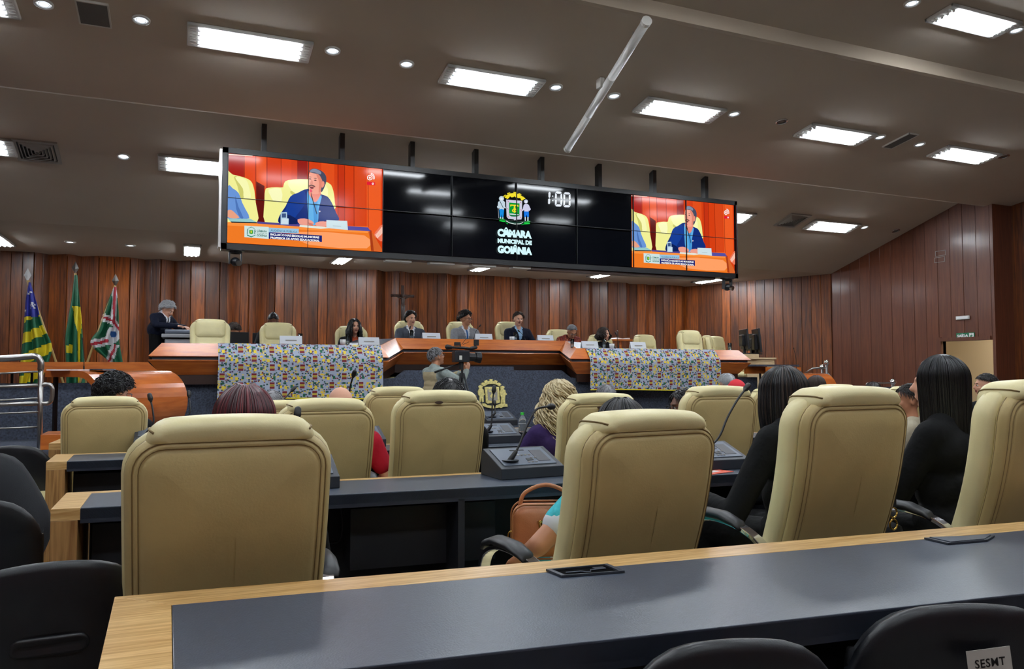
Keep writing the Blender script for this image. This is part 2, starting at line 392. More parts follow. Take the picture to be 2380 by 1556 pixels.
DY0, DY1, DZ = 8.47, 9.36, 1.75
b = MB(); b.prism([(DY1, -.3), (11.8, -.3), (11.8, 3.25), (8.45, 4.26), (8.45, DZ), (DY1, DZ)], 'x', 12.03, 12.1); ws = struct(b.build('wall_right', 'dark_wood'))
plank_run(ws, (12.02, 11.8), (12.02, 8.45), -.3, lambda y: cz(y) if y > 8.55 else 3.95, .24, 'side_wood', skip=(DY0, DY1, DZ))
b = MB(); b.box(12.0, 12.5, 8.40, 8.45, -.3, 4.0); struct(b.build('wall_right_return', 'side_wood'))
b = MB(); b.box(12.5, 12.6, YB, 8.45, -.3, 5.4); wf = struct(b.build('wall_right_front', 'dark_wood'))
plank_run(wf, (12.48, 8.44), (12.48, 3.4), -.3, lambda y: cz(min(y, 8.49)), .24, 'wall_wood')
wall('wall_left', XL-.1, XL, YB, 15.2, -.4, 5.5, 'side_wood')
wall('wall_behind', XL, 12.6, YB-.1, YB, -.1, 5.6, 'side_wood')
# doorway and the lit corridor behind it
b = MB(); b.box(11.97, 12.1, DY1, DY1+.07, -.3, DZ+.07); b.box(11.97, 12.1, DY0, DY1, DZ, DZ+.06); struct(b.build('door_1', 'side_wood'))
b = MB(); b.box(14.2, 14.3, 6.9, 11.5, -.3, 2.6); b.box(12.1, 14.2, 11.2, 11.3, -.3, 2.6); b.box(12.65, 14.2, 6.9, 7.0, -.3, 2.6); b.box(12.12, 14.3, 8.5, 11.3, 2.5, 2.6); b.box(12.62, 14.3, 6.9, 8.5, 2.5, 2.6)
struct(b.build('wall_corridor', 'cream_paint'))
cl = thing('ceiling_lamp', 'flush white ceiling lamp lighting the cream corridor behind the door', 'lamp', (13.3, 8.9, 2.5))
b = MB(); b.box(-.3, .3, -.3, .3, -.03, 0); b.build('lamp_body', 'white_enamel', cl)
b = MB(); b.box(-.27, .27, -.27, .27, -.05, -.031); b.build('diffuser', mat('corridor_glow', (255, 255, 255), .5, emit=(255, 236, 206), es=42), cl)
# carpeted fronts of the stage
b = MB(); b.box(XL, aty(371, 880, 9.9)[0], 9.9, 10.02, -.3, 1.11); struct(b.build('wall_stage_left', 'carpet_wall'))
xs0 = aty(371, 880, 9.9)[0]
xa, xb_ = aty(893, 870, 10.35)[0], aty(1340, 870, 10.35)[0]
b = MB(); b.box(xs0, xa, 10.35, 10.45, -.3, 1.14); b.box(xs0-.02, xs0+.04, 9.9, 10.45, -.3, 1.11)
b.prism([(xa, -.3), (xa, 1.14), (xa+.16, 1.15), (xa+.3, 1.255), (xb_-.25, 1.255), (xb_-.1, 1.15), (xb_, 1.14), (xb_, -.3)], 'y', 10.35, 10.45)
xe = aty(1760, 880, 10.35)[0]
b.box(xb_, xe, 10.35, 10.45, -.3, 1.14)
struct(b.build('wall_stage_front', 'carpet_wall'))
b = MB(); b.box(xe, 12.0, 10.35, 10.45, -.3, .95); struct(b.build('wall_stage_right', 'carpet_wall'))
b = MB(); b.box(aty(1075, 850, 10.6)[0], aty(1188, 850, 10.6)[0], 10.5, 10.7, .8, 1.31); tag(b.build('floor_monitor_box', 'carpet_wall'), 'low carpeted box sticking up behind the middle of the stage front', 'box')

# ================================================================ CEILING FITTINGS
def fixture(loc, slope, L, W, ntube, label, group='louvred fluorescent ceiling lights', rz=0):
    t = thing('ceiling_light', label, 'ceiling light', loc, rz, group)
    t.rotation_euler = (-math.atan(slope), 0, rz) if not rz else (0, 0, rz)
    e = L*.09; h = .032
    b = MB(); b.box(-L/2, L/2, -W/2, -W/2+.03, -h, 0); b.box(-L/2, L/2, W/2-.03, W/2, -h, 0)
    b.box(-L/2, -L/2+e, -W/2, W/2, -h, 0); b.box(L/2-e, L/2, -W/2, W/2, -h, 0)
    b.build('frame', 'white_enamel', t, bevel=.008)
    b = MB(); b.box(-L/2+e, L/2-e, -W/2+.03, W/2-.03, -.006, 0); b.build('reflector', 'reflector', t)
    b = MB()
    for sx in (-1, 1):
        for k in range(7):
            y = -W/2+.05+k*(W-.1)/6; b.box(sx*(L/2-e*.75), sx*(L/2-e*.25), y-.004, y+.004, -h-.003, -h+.002)
    b.build('vent_slots', 'grille_light', t)['kind'] = 'stuff'
    wi = W-.06
    for k in range(ntube):
        y = -wi/2+wi*(k+.5)/ntube
        b = MB(); b.cyl((-L/2+e+.02, y, -.034), (L/2-e-.02, y, -.034), .014, n=8); b.build('tube', 'tube_lit', t, smooth=True)
        if k: 
            y -= wi/ntube/2; b = MB(); b.box(-L/2+e, L/2-e, y-.003, y+.003, -.034, -.006); b.build('louvre', 'white_enamel', t)
        b = MB()
        for sx in (-1, 1): b.box(sx*(L/2-e-.004)-.012, sx*(L/2-e-.004)+.012, -wi/2+wi*(k+.5)/ntube-.012, -wi/2+wi*(k+.5)/ntube+.012, -.04, -.006)
        b.build('lampholder', 'reflector', t)['kind'] = 'stuff'
    return t
ordn = ['at the left edge of the picture', 'above the left part of the video wall', 'above the middle of the video wall', 'beside the long white tube', 'fourth from the picture-wide row start', '']
for i, (x, lb) in enumerate([(-1.78, 'louvred ceiling light cut by the top left corner of the photo'), (.5, 'largest louvred ceiling light, above the left screen picture'), (2.79, 'louvred ceiling light above the crest screen, left of the long white tube'), (5.03, 'louvred ceiling light just right of the long white suspended tube'), (7.31, 'louvred ceiling light between the unlit spot and the slanted speaker grille'), (9.6, 'louvred ceiling light at the right end of the long row')]):
    fixture((x, 7.08, cz(7.08)-.001), .155, 1.04, .34, 4, lb)
for x, lb in [(atplane(36, 340, *S1)[0]-.52, 'louvred ceiling light at left edge beside the square air vent'), (.2, 'louvred ceiling light partly hidden behind the left end of the video wall'), (7.98, 'louvred ceiling light showing a sliver right of the video wall'), (10.25, 'louvred ceiling light right of the slanted square air vent'), (5.7, 'louvred ceiling light hidden behind the right half of the video wall'), (3.2, 'louvred ceiling light hidden behind the middle of the video wall')]:
    fixture((x, 10.04, cz(10.04)-.001), .31, 1.04, .34, 3, lb)
fixture((6.8, 4.88, cz(4.88)-.001), .1, .95, .3, 4, 'louvred ceiling light in the top right corner beyond the pale ceiling step')
for x in (1.6, 4.2, -1.2, -3.6, 9.4):
    fixture((x, 4.2, cz(4.2)-.001), .1, 1.04, .34, 4, 'first overhead row behind the ceiling step, light ' + ('left of centre' if x < 0 else 'over the camera' if x < 1.7 else 'right of the camera' if x < 5 else 'far right' if x < 8 else 'at the right wall') + (' near the left wall' if x < -3 else ''), 'overhead lights above the audience')
for x in (0.2, 2.8, 5.4, 8.2, -2.4):
    fixture((x, 1.3, cz(1.3)-.001), .1, 1.04, .34, 4, 'second overhead row behind the ceiling step, light ' + ('left of centre' if x < 0 else 'over the camera' if x < 1.7 else 'right of the camera' if x < 5 else 'far right' if x < 8 else 'at the right wall') + (' near the left wall' if x < -3 else ''), 'overhead lights above the audience')
for x in (0.2, 3.4, 6.8, -2.6):
    fixture((x, -1.6, cz(-1.6)-.001), .1, 1.04, .34, 4, 'third overhead row behind the ceiling step, light ' + ('left of centre' if x < 0 else 'over the camera' if x < 1.7 else 'right of the camera' if x < 5 else 'far right' if x < 8 else 'at the right wall') + (' near the left wall' if x < -3 else ''), 'overhead lights above the audience')
for x, lb in [(-2.55, 'narrow light in the low soffit above the flags at left edge'), (.1, 'narrow light in the low soffit left of the video wall'), (2.52, 'narrow soffit light below the left screen picture'), (5.15, 'narrow soffit light below the crest screen'), (7.75, 'narrow soffit light below the blank dark panel'), (10.35, 'narrow soffit light below the right screen picture')]:
    o = fixture((x, 13.45, 3.199), 0, 1.2, .26, 3, lb, 'narrow soffit lights over the dais', rz=PI/2)
def spot(loc, slope, label, lit=True, r=.062):
    t = thing('spotlight', label, 'ceiling spot', loc, 0, 'round ceiling spots'); t.rotation_euler = (-math.atan(slope), 0, 0)
    b = MB(); n = 24
    prof = [(r*.86, .004), (r*1.16, .0), (r*1.14, -.012), (r*.92, -.016), (r*.86, -.002)]
    b.lathe(prof+[prof[0]], n, cap=False); b.build('ring', 'chrome' if not lit else 'white_enamel', t, smooth=True)
    for k, rr in enumerate((.84, .66)):
        b = MB(); b.lathe([(r*rr, -.002-.002*k), (r*rr, -.009-.002*k), (r*(rr-.12), -.009-.002*k), (r*(rr-.12), -.002-.002*k), (r*rr, -.002-.002*k)], n, cap=False); b.build('baffle', 'spot_ring' if lit else 'grille', t, smooth=True)
    b = MB(); b.lathe([(r*.84, -.001), (r*.8, -.005), (.001, -.007)], n); b.build('lens', 'spot_lit' if lit else 'lamp_off', t, smooth=True)
    return t
for i, (px, py, lit, lb) in enumerate([(102, 8, 1, 'lit round spot left of the grey ceiling speaker'), (328, 45, 1, 'lit round spot right of the grey ceiling speaker'), (773, 117, 1, 'lit round spot at the right end of the largest ceiling light'), (945, 148, 1, 'lit round spot alone between the two biggest ceiling lights'), (1292, 202, 1, 'lit round spot left of the long white suspended tube'), (1427, 222, 1, 'lit round spot in black ring against the long white tube'), (1706, 264, 1, 'lit round spot left of the unlit chrome spot'), (1817, 282, 0, 'unlit chrome ringed spot between two ceiling lights'), (2045, 318, 1, 'lit round spot left of the slanted speaker grille'), (2137, 335, 1, 'lit round spot right of the slanted speaker grille'), (2333, 363, 0, 'unlit round spot at the right end of the long light row')]):
    spot(atplane(px, py, *S2), .155, lb, lit)
for px, py, lit, lb in [(287, 363, 1, 'lit round spot between air vent and video wall'), (1738, 503, 1, 'lit round spot just right of the video wall'), (2009, 528, 1, 'lit round spot at the end of the light beside the slanted vent'), (2082, 536, 0, 'unlit round spot near the brown side wall')]:
    spot(atplane(px, py, *S1), .31, lb, lit, .062)
for px, py, lb in [(163, 562, 'lit round spot in the soffit above the middle flag'), (303, 570, 'lit round spot in the soffit above the right flag')]:
    spot(atplane(px, py, *S0), 0, lb, 1, .07)
for px, py, lb in [(2120, 6, 'lit round spot left of the top right corner light'), (2362, 69, 'lit round spot at the right edge beside the corner light')]:
    spot(atplane(px, py, *S3), .1, lb, 1)
def plate_on(px, py, S, L, W, lb, kind):
    p = atplane(px, py, *S); t = thing(kind, lb, 'speaker' if 'speaker' in kind else 'vent', p); t.rotation_euler = (-math.atan(S[1]), 0, 0); return t
for px, py, L, W, lb in [(218, 30, .24, .34, 'grey rectangular ceiling speaker near the top left corner'), (2092, 326, .17, .42, 'slanted grey ceiling speaker between two lit spots')]:
    t = plate_on(px, py, S2, L, W, lb, 'ceiling_speaker')
    b = MB(); b.box(-L/2, L/2, -W/2, -W/2+.012, -.02, 0); b.box(-L/2, L/2, W/2-.012, W/2, -.02, 0); b.box(-L/2, -L/2+.012, -W/2, W/2, -.02, 0); b.box(L/2-.012, L/2, -W/2, W/2, -.02, 0); b.build('frame', 'off_white', t)
    b = MB(); b.box(-L/2+.012, L/2-.012, -W/2+.012, W/2-.012, -.016, 0); b.build('grille', 'speaker_cloth', t)
for px, py, a, lb in [(87, 351, .44, 'square louvred air vent on the sloped ceiling at far left'), (1842, 512, .44, 'square louvred air vent on the sloped ceiling right of video wall')]:
    t = plate_on(px, py, S1, a, a, lb, 'air_vent')
    b = MB(); h = a/2
    for s0, s1, z in ((h, h-.035, -.02),):
        b.box(-s0, s0, -s0, -s1, z, 0); b.box(-s0, s0, s1, s0, z, 0); b.box(-s0, -s1, -s1, s1, z, 0); b.box(s1, s0, -s1, s1, z, 0)
    b.build('frame', 'grille_light', t)
    b = MB(); b.box(-h+.035, h-.035, -h+.035, h-.035, -.004, 0); b.build('duct', 'frame_black', t)
    for k in range(5):
        r0 = h-.05-k*.034; b = MB()
        pr = [(r0, -.006), (r0-.016, -.03), (r0-.02, -.028), (r0-.006, -.004)]
        sq = lambda r, z: [(-r, -r, z), (r, -r, z), (r, r, z), (-r, r, z)]
        b.loft([sq(r, z) for r, z in pr+[pr[0]]], cap=False); b.build('louvre_ring', 'grille_light', t)
# long white suspended screen case
A, B = Vector(aty(1500, 56, 6.55)), Vector(aty(1321, 344, 8.3))
A.z = cz(6.55)-.1; B.z = cz(8.3)-.1
A = Vector(atplane(1500, 54, S2[0]-.1, S2[1], S2[2])); B = Vector(atplane(1321, 344, S2[0]-.1, S2[1], S2[2]))
t = thing('projection_screen_case', 'long white tube shaped projector screen case hung slanting under the ceiling', 'screen case', A)
D = B-A
b = MB(); b.tube([(0, 0, 0), D*.36], .042, 16); b.tube([D*.362, D*.67], .0425, 16); b.tube([D*.672, D], .042, 16); b.build('case', 'white_enamel', t, smooth=True)
for q in (D*-.008, D*1.008):
    b = MB(); b.tube([q-D*.008, q+D*.008], .047, 16); b.build('end_cap', 'off_white', t)
b = MB(); M_ = D*.45; b.cbox((M_.x-.05, M_.y, M_.z+.05), (.05, .09, .1)); b.cbox((M_.x-.03, M_.y, M_.z+.02), (.08, .03, .03)); b.build('bracket', 'off_white', t, bevel=.006)
for q in (.12, .88):
    b = MB(); p = D*q; b.cyl((p.x, p.y, p.z+.02), (p.x, p.y, p.z+.11), .008, n=8); b.build('hanger_rod', 'steel', t)

# ================================================================ VIDEO WALL
YS = 9.0
vw = thing('video_wall', 'wide black video wall hung from the ceiling with two orange pictures and city crest', 'video wall', (0, 0, 0))
X0, X1, Z0, Z1 = .36, 7.38, 2.585, 3.715
PX0, PW, PZ0, PH = .418, .8645, 2.655, .4975
b = MB()
b.box(X0, X1, YS, YS+.02, Z1-.06, Z1); b.box(X0, X1, YS, YS+.02, Z0, Z0+.065); b.box(X0, PX0, YS, YS+.02, Z0, Z1); b.box(PX0+8*PW, X1, YS, YS+.02, Z0, Z1)
b.box(X0+.001, X1-.001, YS+.02, YS+.2, Z0+.001, Z1-.001); b.build('frame', 'frame_black', vw)
b = MB(); b.box(X0-.03, X0-.004, YS+.01, YS+.19, Z0+.02, Z1-.02); b.build('side_cover', 'steel', vw)
for c in range(8):
    for r in range(2):
        b = MB(); x = PX0+c*PW; z = PZ0+r*PH
        b.box(x+.0015, x+PW-.0015, YS+.002, YS+.019, z+.0015, z+PH-.0015); b.build('screen_panel', 'screen_black', vw)
for i, x in enumerate((.8, 1.68, 2.53, 3.36, 4.28, 5.14, 6.01, 6.89)):
    b = MB(); b.box(x-.027, x+.027, YS+.06, YS+.16, Z1-.05, cz(YS+.11)+.01); b.build('hanger', 'frame_black', vw)
b = MB()
for i, x in enumerate((2.2, 2.75, 3.3, 3.85)): b.box(x, x+.32, YS+.04, YS+.16, Z0-.03, Z0)
b.build('service_cover', 'off_white', vw)
b = MB(); b.box(4.1, 7.0, YS+.03, YS+.17, Z0-.035, Z0); b.build('underside_panel', 'dark_wood', vw)
LAY = [0]
def z5(crop):                                   # photo pixel -> screen plane
    x0, y0, k = crop
    return lambda p: aty(x0+p[0]/k, y0+p[1]/k, YS)
CROP5, CROP6, CROP3 = (500, 280, 2380/650.), (1100, 340, 2380/650.), (1120, 420, 1884/230.)
SM = {}
def smat(col, k=1.0):
    key = (col, k)
    if key not in SM: SM[key] = scrmat('screen_light', col, k)
    return SM[key]
class Art:
    def __init__(s, crop, dx=0): s.fn = z5(crop); s.dx = dx; s.mb = MB(); s.mats = []; s.n = 0
    def poly(s, pts, col, sm=0, k=1.0):
        if sm: pts = smooth_poly(pts, sm)
        m = smat(col, k)
        if m not in s.mats: s.mats.append(m)
        s.mb.mi = s.mats.index(m); y = -.0006-.00022*s.n; s.n += 1
        P = [s.fn(p) for p in pts]; P = [(min(max(q[0], s.cx[0]), s.cx[1]) if hasattr(s, 'cx') else q[0], q[1], min(max(q[2], s.cz[0]), s.cz[1]) if hasattr(s, 'cz') else q[2]) for q in P]
        s.mb.add([(q[0], YS+.002+y, q[2]) for q in P], [tuple(range(len(P)))])
    def done(s, name):
        me = s.mb.mesh(name, s.mats)
        import bmesh
        bm = bmesh.new(); bm.from_mesh(me); bmesh.ops.triangulate(bm, faces=[f for f in bm.faces if len(f.verts) > 4])
        for f in bm.faces:
            if f.normal.y > 0: f.normal_flip()
        bm.to_mesh(me); bm.free()
        return me
a = Art(CROP5); a.cx = (PX0+.001, PX0+2*PW-.001); a.cz = (PZ0+.001, PZ0+2*PH-.001)
a.poly([(90, 250), (1430, 400), (1430, 1150), (90, 1060)], (214, 62, 14))
for x, wd, c in [(105, 140, (170, 26, 12)), (250, 90, (226, 72, 20)), (345, 90, (232, 84, 24)), (560, 90, (222, 66, 16)), (700, 88, (150, 22, 10)), (905, 110, (226, 78, 24)), (1040, 60, (196, 50, 14)), (1180, 100, (216, 70, 22)), (1290, 120, (238, 92, 34))]:
    a.poly([(x, 260), (x+wd, 275), (x+wd, 1000), (x, 1000)], c)
for x in (247, 345, 440, 560, 700, 1045, 1100, 1180, 1300): a.poly([(x, 260), (x+5, 260), (x+5, 1000), (x, 1000)], (140, 30, 8))
a.poly([(100, 285), (320, 296), (318, 306), (100, 294)], (255, 230, 210))
a.poly([(350, 520), (420, 560), (420, 870), (350, 860)], (96, 14, 8), 0)
cream, cream_d = (242, 240, 150), (206, 204, 110)
a.poly([(95, 455), (150, 462), (280, 500), (325, 560), (345, 700), (352, 880), (95, 870)], cream, 3)
a.poly([(160, 480), (215, 500), (250, 600), (240, 660), (215, 660), (190, 560)], cream_d, 3)
a.poly([(170, 485), (262, 505), (295, 600), (300, 660), (245, 660), (235, 580)], (248, 248, 178), 3)
a.poly([(420, 690), (425, 600), (450, 575), (560, 572), (600, 600), (600, 870), (425, 872)], cream, 3)
a.poly([(455, 590), (560, 580), (565, 690), (500, 690), (470, 640)], (250, 250, 190), 2)
a.poly([(570, 690), (580, 560), (620, 510), (790, 502), (960, 530), (1005, 600), (1018, 700), (1016, 760), (900, 800), (570, 800)], cream, 3)
a.poly([(622, 515), (790, 505), (930, 530), (960, 640), (880, 670), (700, 640), (650, 600)], (250, 250, 180), 2)
a.poly([(650, 600), (700, 640), (690, 660), (640, 620)], cream_d, 2)
a.poly([(100, 560), (150, 580), (200, 620), (230, 700), (260, 760), (292, 835), (200, 838), (100, 830)], (104, 148, 214), 2)
a.poly([(170, 640), (200, 740), (240, 830), (215, 832), (180, 760)], (76, 116, 184), 2)
a.poly([(100, 770), (140, 765), (180, 800), (205, 830), (150, 835), (100, 820)], (232, 160, 130), 2)
a.poly([(100, 866), (1300, 905), (1318, 960), (1420, 1150), (95, 1080)], (240, 122, 34))
a.poly([(100, 866), (360, 868), (700, 895), (1310, 930), (1300, 960), (800, 935), (100, 895)], (252, 146, 60), 0)
a.poly([(640, 950), (1270, 980), (1290, 1090), (800, 1060)], (255, 160, 100), 2)
a.poly([(1300, 945), (1340, 960), (1425, 1100), (1425, 1150), (1350, 1130)], (214, 100, 40))
a.poly([(1310, 930), (1330, 940), (1350, 1130), (1325, 1110)], (170, 60, 20))
a.poly([(355, 862), (700, 885), (900, 905), (720, 905), (360, 880)], (84, 70, 140))
a.poly([(1120, 900), (1300, 912), (1322, 945), (1120, 935)], (84, 78, 160))
a.poly([(105, 835), (300, 840), (355, 868), (130, 862)], (150, 200, 200)); a.poly([(130, 862), (355, 868), (355, 878), (140, 872)], (16, 40, 50))
# seated man in the picture
a.poly([(535, 850), (560, 790), (600, 730), (640, 650), (700, 620), (790, 585), (900, 630), (960, 655), (1000, 720), (1030, 790), (1052, 850), (940, 860), (880, 890), (700, 885), (560, 880)], (14, 44, 122), 3)
a.poly([(640, 650), (700, 620), (760, 604), (770, 700), (700, 800), (640, 870), (545, 870), (600, 760)], (18, 60, 150), 2)
a.poly([(560, 800), (640, 810), (700, 850), (690, 884), (570, 880), (540, 860)], (8, 30, 90), 2)
a.poly([(782, 620), (800, 600), (850, 690), (895, 640), (905, 660), (880, 760), (870, 890), (800, 870), (785, 740)], (96, 176, 230), 2)
a.poly([(830, 700), (870, 690), (872, 880), (842, 880)], (66, 148, 214))
a.poly([(795, 600), (895, 600), (890, 650), (852, 700), (815, 660)], (236, 138, 120), 2)
a.poly([(790, 520), (795, 470), (815, 440), (880, 448), (925, 480), (932, 540), (912, 600), (872, 628), (822, 625), (798, 590)], (244, 164, 142), 3)
a.poly([(860, 460), (915, 475), (930, 540), (905, 600), (880, 615), (885, 540), (875, 500)], (224, 134, 112), 2)
a.poly([(800, 440), (815, 418), (850, 412), (905, 432), (940, 470), (945, 520), (925, 580), (905, 612), (900, 590), (915, 540), (905, 500), (880, 462), (840, 452)], (70, 74, 96), 3)
a.poly([(806, 440), (822, 418), (860, 416), (900, 440), (895, 462), (850, 446)], (130, 138, 160), 2)
a.poly([(905, 530), (922, 520), (930, 545), (915, 575), (905, 565)], (236, 146, 124), 2)
for e in [(806, 500), (850, 512)]:
    a.poly([(e[0]-12, e[1]), (e[0], e[1]-6), (e[0]+14, e[1]+1), (e[0]+2, e[1]+6)], (90, 50, 50))
    a.poly([(e[0]-14, e[1]-16), (e[0], e[1]-20), (e[0]+18, e[1]-14), (e[0], e[1]-14)], (110, 76, 70))
a.poly([(820, 505), (832, 540), (812, 548), (806, 540)], (226, 140, 118), 2)
a.poly([(796, 556), (822, 548), (850, 562), (846, 572), (820, 560), (800, 568)], (120, 74, 66), 2)
a.poly([(802, 572), (822, 566), (840, 576), (822, 586)], (120, 40, 50), 2)
a.poly([(806, 596), (818, 592), (826, 606), (814, 614)], (96, 60, 56), 2)
a.poly([(700, 846), (760, 836), (820, 856), (838, 884), (790, 896), (720, 888)], (238, 158, 140), 2)
a.poly([(850, 880), (890, 862), (945, 866), (942, 905), (880, 912)], (238, 158, 140), 2)
a.poly([(790, 870), (838, 884), (800, 900)], (210, 120, 106), 0); a.poly([(720, 892), (900, 905), (990, 918), (900, 925), (715, 908)], (226, 232, 220), 0)
a.poly([(884, 770), (896, 772), (892, 784), (882, 782)], (220, 210, 220))
a.poly([(815, 600), (822, 640), (868, 800), (862, 802), (816, 650)], (20, 20, 30)); a.poly([(806, 590), (820, 592), (822, 612), (808, 612)], (240, 80, 110), 2)
a.poly([(556, 785), (610, 783), (612, 835), (626, 838), (624, 890), (556, 888)], (176, 206, 226), 0); a.poly([(566, 795), (602, 794), (602, 830), (566, 830)], (60, 84, 130)); a.poly([(570, 840), (620, 840), (618, 884), (560, 882)], (206, 224, 236))
a.poly([(945, 850), (1122, 858), (1128, 935), (945, 918)], (206, 226, 232)); a.poly([(1000, 898), (1070, 902), (1070, 905), (1000, 901)], (150, 160, 170))
a.poly([(1350, 975), (1380, 930), (1425, 890), (1425, 1030), (1380, 1010)], (236, 120, 90), 2)
for i in range(6): a.poly([(1360+i*10, 975-i*12), (1370+i*10, 968-i*12), (1385+i*8, 1000-i*8), (1378+i*8, 1008-i*8)], (250, 200, 180))
# caption
a.poly([(248, 898), (455, 910), (455, 1012), (248, 996)], (206, 228, 226)); a.poly([(455, 915), (710, 926), (710, 965), (455, 955)], (150, 196, 226)); a.poly([(455, 955), (907, 982), (907, 1038), (455, 1010)], (18, 30, 112))
a.poly([(290, 935), (322, 937), (322, 966), (306, 972), (290, 964)], (60, 160, 60)); a.poly([(300, 942), (312, 943), (310, 962), (302, 962)], (220, 210, 60))
for k in range(9):
    an = math.radians(200+k*17.5); an2 = an+.16; cx_, cy_ = 306, 960
    a.poly([(cx_+34*math.cos(an), cy_+44*math.sin(an)), (cx_+34*math.cos(an2), cy_+44*math.sin(an2)), (cx_+40*math.cos(an2), cy_+52*math.sin(an2)), (cx_+40*math.cos(an), cy_+52*math.sin(an))], (40, 110, 90))
a.poly([(268, 972), (306, 990), (344, 976), (340, 984), (306, 998), (272, 984)], (30, 130, 110), 0); a.poly([(270, 930), (280, 932), (278, 972), (268, 970)], (110, 150, 150)); a.poly([(332, 934), (342, 936), (340, 974), (330, 972)], (110, 150, 150))
# broadcast mark
def ringp(cx, cy, r0, r1, a0, a1, n=12): return [(cx+r1*math.cos(math.radians(a0+(a1-a0)*i/n)), cy+r1*math.sin(math.radians(a0+(a1-a0)*i/n))) for i in range(n+1)]+[(cx+r0*math.cos(math.radians(a1-(a1-a0)*i/n)), cy+r0*math.sin(math.radians(a1-(a1-a0)*i/n))) for i in range(n+1)]
W_ = (250, 250, 250)
a.poly(ringp(1313, 491, 16, 23, 0, 359, 20), W_); a.poly(ringp(1313, 491, 0, 9, 0, 359, 14), W_)
a.poly(ringp(1313, 491, 28, 33, -80, 30), W_); a.poly(ringp(1313, 491, 37, 42, -75, 20), W_)
a.poly([(1288, 526), (1358, 530), (1358, 556), (1288, 552)], (226, 24, 50)); a.poly(ringp(1339, 542, 4, 9, 0, 359, 12), W_)
me = a.done('picture')
RDX = 5.171
lp = put('picture', me, vw); rp = put('picture', me, vw, loc=(RDX, 0, 0))
def scr_text(body, crop, p, size_px, width_px, col, k=1.0, off=0, dxs=(0,), nm='lettering'):
    fn = z5(crop); P = fn(p); Q = fn((p[0]+width_px, p[1]+width_px*.0)); wd = Q[0]-P[0]
    H_ = fn((p[0], p[1]-size_px))[2]-P[2]
    me = text_mesh(body, H_/.72, off*H_)
    xs = [v.co.x for v in me.vertices]; kx = wd/(max(xs)-min(xs)); mnx = min(xs)
    me.transform(Matrix.Translation((P[0], YS-.031, P[2])) @ Matrix.Rotation(PI/2, 4, 'X') @ Matrix.Diagonal((kx, 1, 1, 1)) @ Matrix.Translation((-mnx, 0, 0)))
    me.materials.clear(); me.materials.append(smat(col, k))
    for d in dxs: put(nm, me, vw, loc=(d, 0, 0) if d else None)
both = (0, RDX)
scr_text('AUDIÊNCIA PÚBLICA', CROP5, (470, 948), 18, 225, (60, 96, 120), dxs=both)
scr_text('INCLUSÃO NAS ESCOLAS MUNICIPAIS', CROP5, (468, 982), 17, 415, W_, off=.06, dxs=both)
scr_text('PROFESSOR DE APOIO EDUCACIONAL', CROP5, (468, 1010), 17, 418, W_, off=.06, dxs=both)
scr_text('CÂMARA', CROP5, (352, 952), 16, 86, (50, 110, 100), dxs=both, off=.04)
scr_text('MUNICIPAL DE', CROP5, (352, 968), 10, 88, (70, 120, 110), dxs=both)
scr_text('GOIÂNIA', CROP5, (352, 990), 17, 88, (50, 110, 100), dxs=both, off=.04)
scr_text('CÂMARA', CROP3, (278, 1056), 128, 652, (214, 250, 255), 1.0, off=.10)
scr_text('MUNICIPAL DE', CROP3, (282, 1186), 76, 652, (214, 250, 255), 1.0, off=.09)
scr_text('GOIÂNIA', CROP3, (282, 1374), 128, 656, (214, 250, 255), 1.0, off=.10)
# crest and clock on the dark part
a = Art(CROP3); WH = (226, 232, 240); YE = (240, 220, 40); GR = (0, 150, 50)
a.poly([(1268, 235), (1288, 212), (1310, 232), (1306, 310), (1286, 330), (1268, 314)], WH); a.poly([(1262, 355), (1284, 336), (1304, 356), (1300, 432), (1280, 452), (1260, 436)], WH)
a.poly(ringp(1348, 297, 0, 13, 0, 359, 10), WH); a.poly(ringp(1350, 379, 0, 13, 0, 359, 10), WH)
def seg0(x, y):
    a.poly([(x+10, y+22), (x+38, y-2), (x+110, y+2), (x+136, y+28), (x+106, y+44), (x+45, y+40)], WH)
    a.poly([(x+6, y+30), (x+40, y+52), (x+38, y+120), (x+22, y+146), (x+4, y+122)], WH); a.poly([(x+140, y+36), (x+142, y+128), (x+124, y+150), (x+106, y+126), (x+108, y+56)], WH)
    a.poly([(x+2, y+262), (x+4, y+166), (x+20, y+150), (x+38, y+170), (x+36, y+236)], WH); a.poly([(x+140, y+262), (x+104, y+240), (x+106, y+176), (x+124, y+156), (x+142, y+174)], WH)
    a.poly([(x+8, y+270), (x+40, y+244), (x+102, y+246), (x+134, y+270), (x+108, y+288), (x+32, y+286)], WH)
seg0(1388, 208); seg0(1546, 222)
crown = [(430, 318), (470, 275), (540, 245), (625, 238), (700, 258), (770, 300), (812, 345), (775, 378), (745, 378), (738, 345), (708, 330), (690, 336), (665, 316), (640, 320), (620, 300), (600, 316), (560, 320), (535, 300), (515, 330), (488, 352), (455, 335)]
a.poly(crown, YE)
for x, y, r in [(430, 292, -38), (510, 242, -18), (628, 228, 4), (722, 258, 20), (800, 332, 40)]:
    c_, s_ = math.cos(math.radians(r)), math.sin(math.radians(r)); R_ = lambda u, v: (x+u*c_-v*s_, y+u*s_+v*c_)
    a.poly([R_(-26, 8), R_(-30, -12), R_(-16, -6), R_(-8, -14), R_(0, -4), R_(10, -14), R_(16, -6), R_(30, -12), R_(26, 8)], YE)
a.poly([(460, 362), (765, 388), (762, 700), (750, 742), (650, 745), (622, 758), (600, 740), (500, 728), (470, 690), (464, 560)], (204, 204, 222))
for x, y in [(498, 396), (736, 420), (492, 540), (744, 560), (500, 690), (736, 706)]: a.poly([(x-14, y-12), (x-4, y-12), (x+14, y+10), (x+4, y+12)], (200, 60, 90))
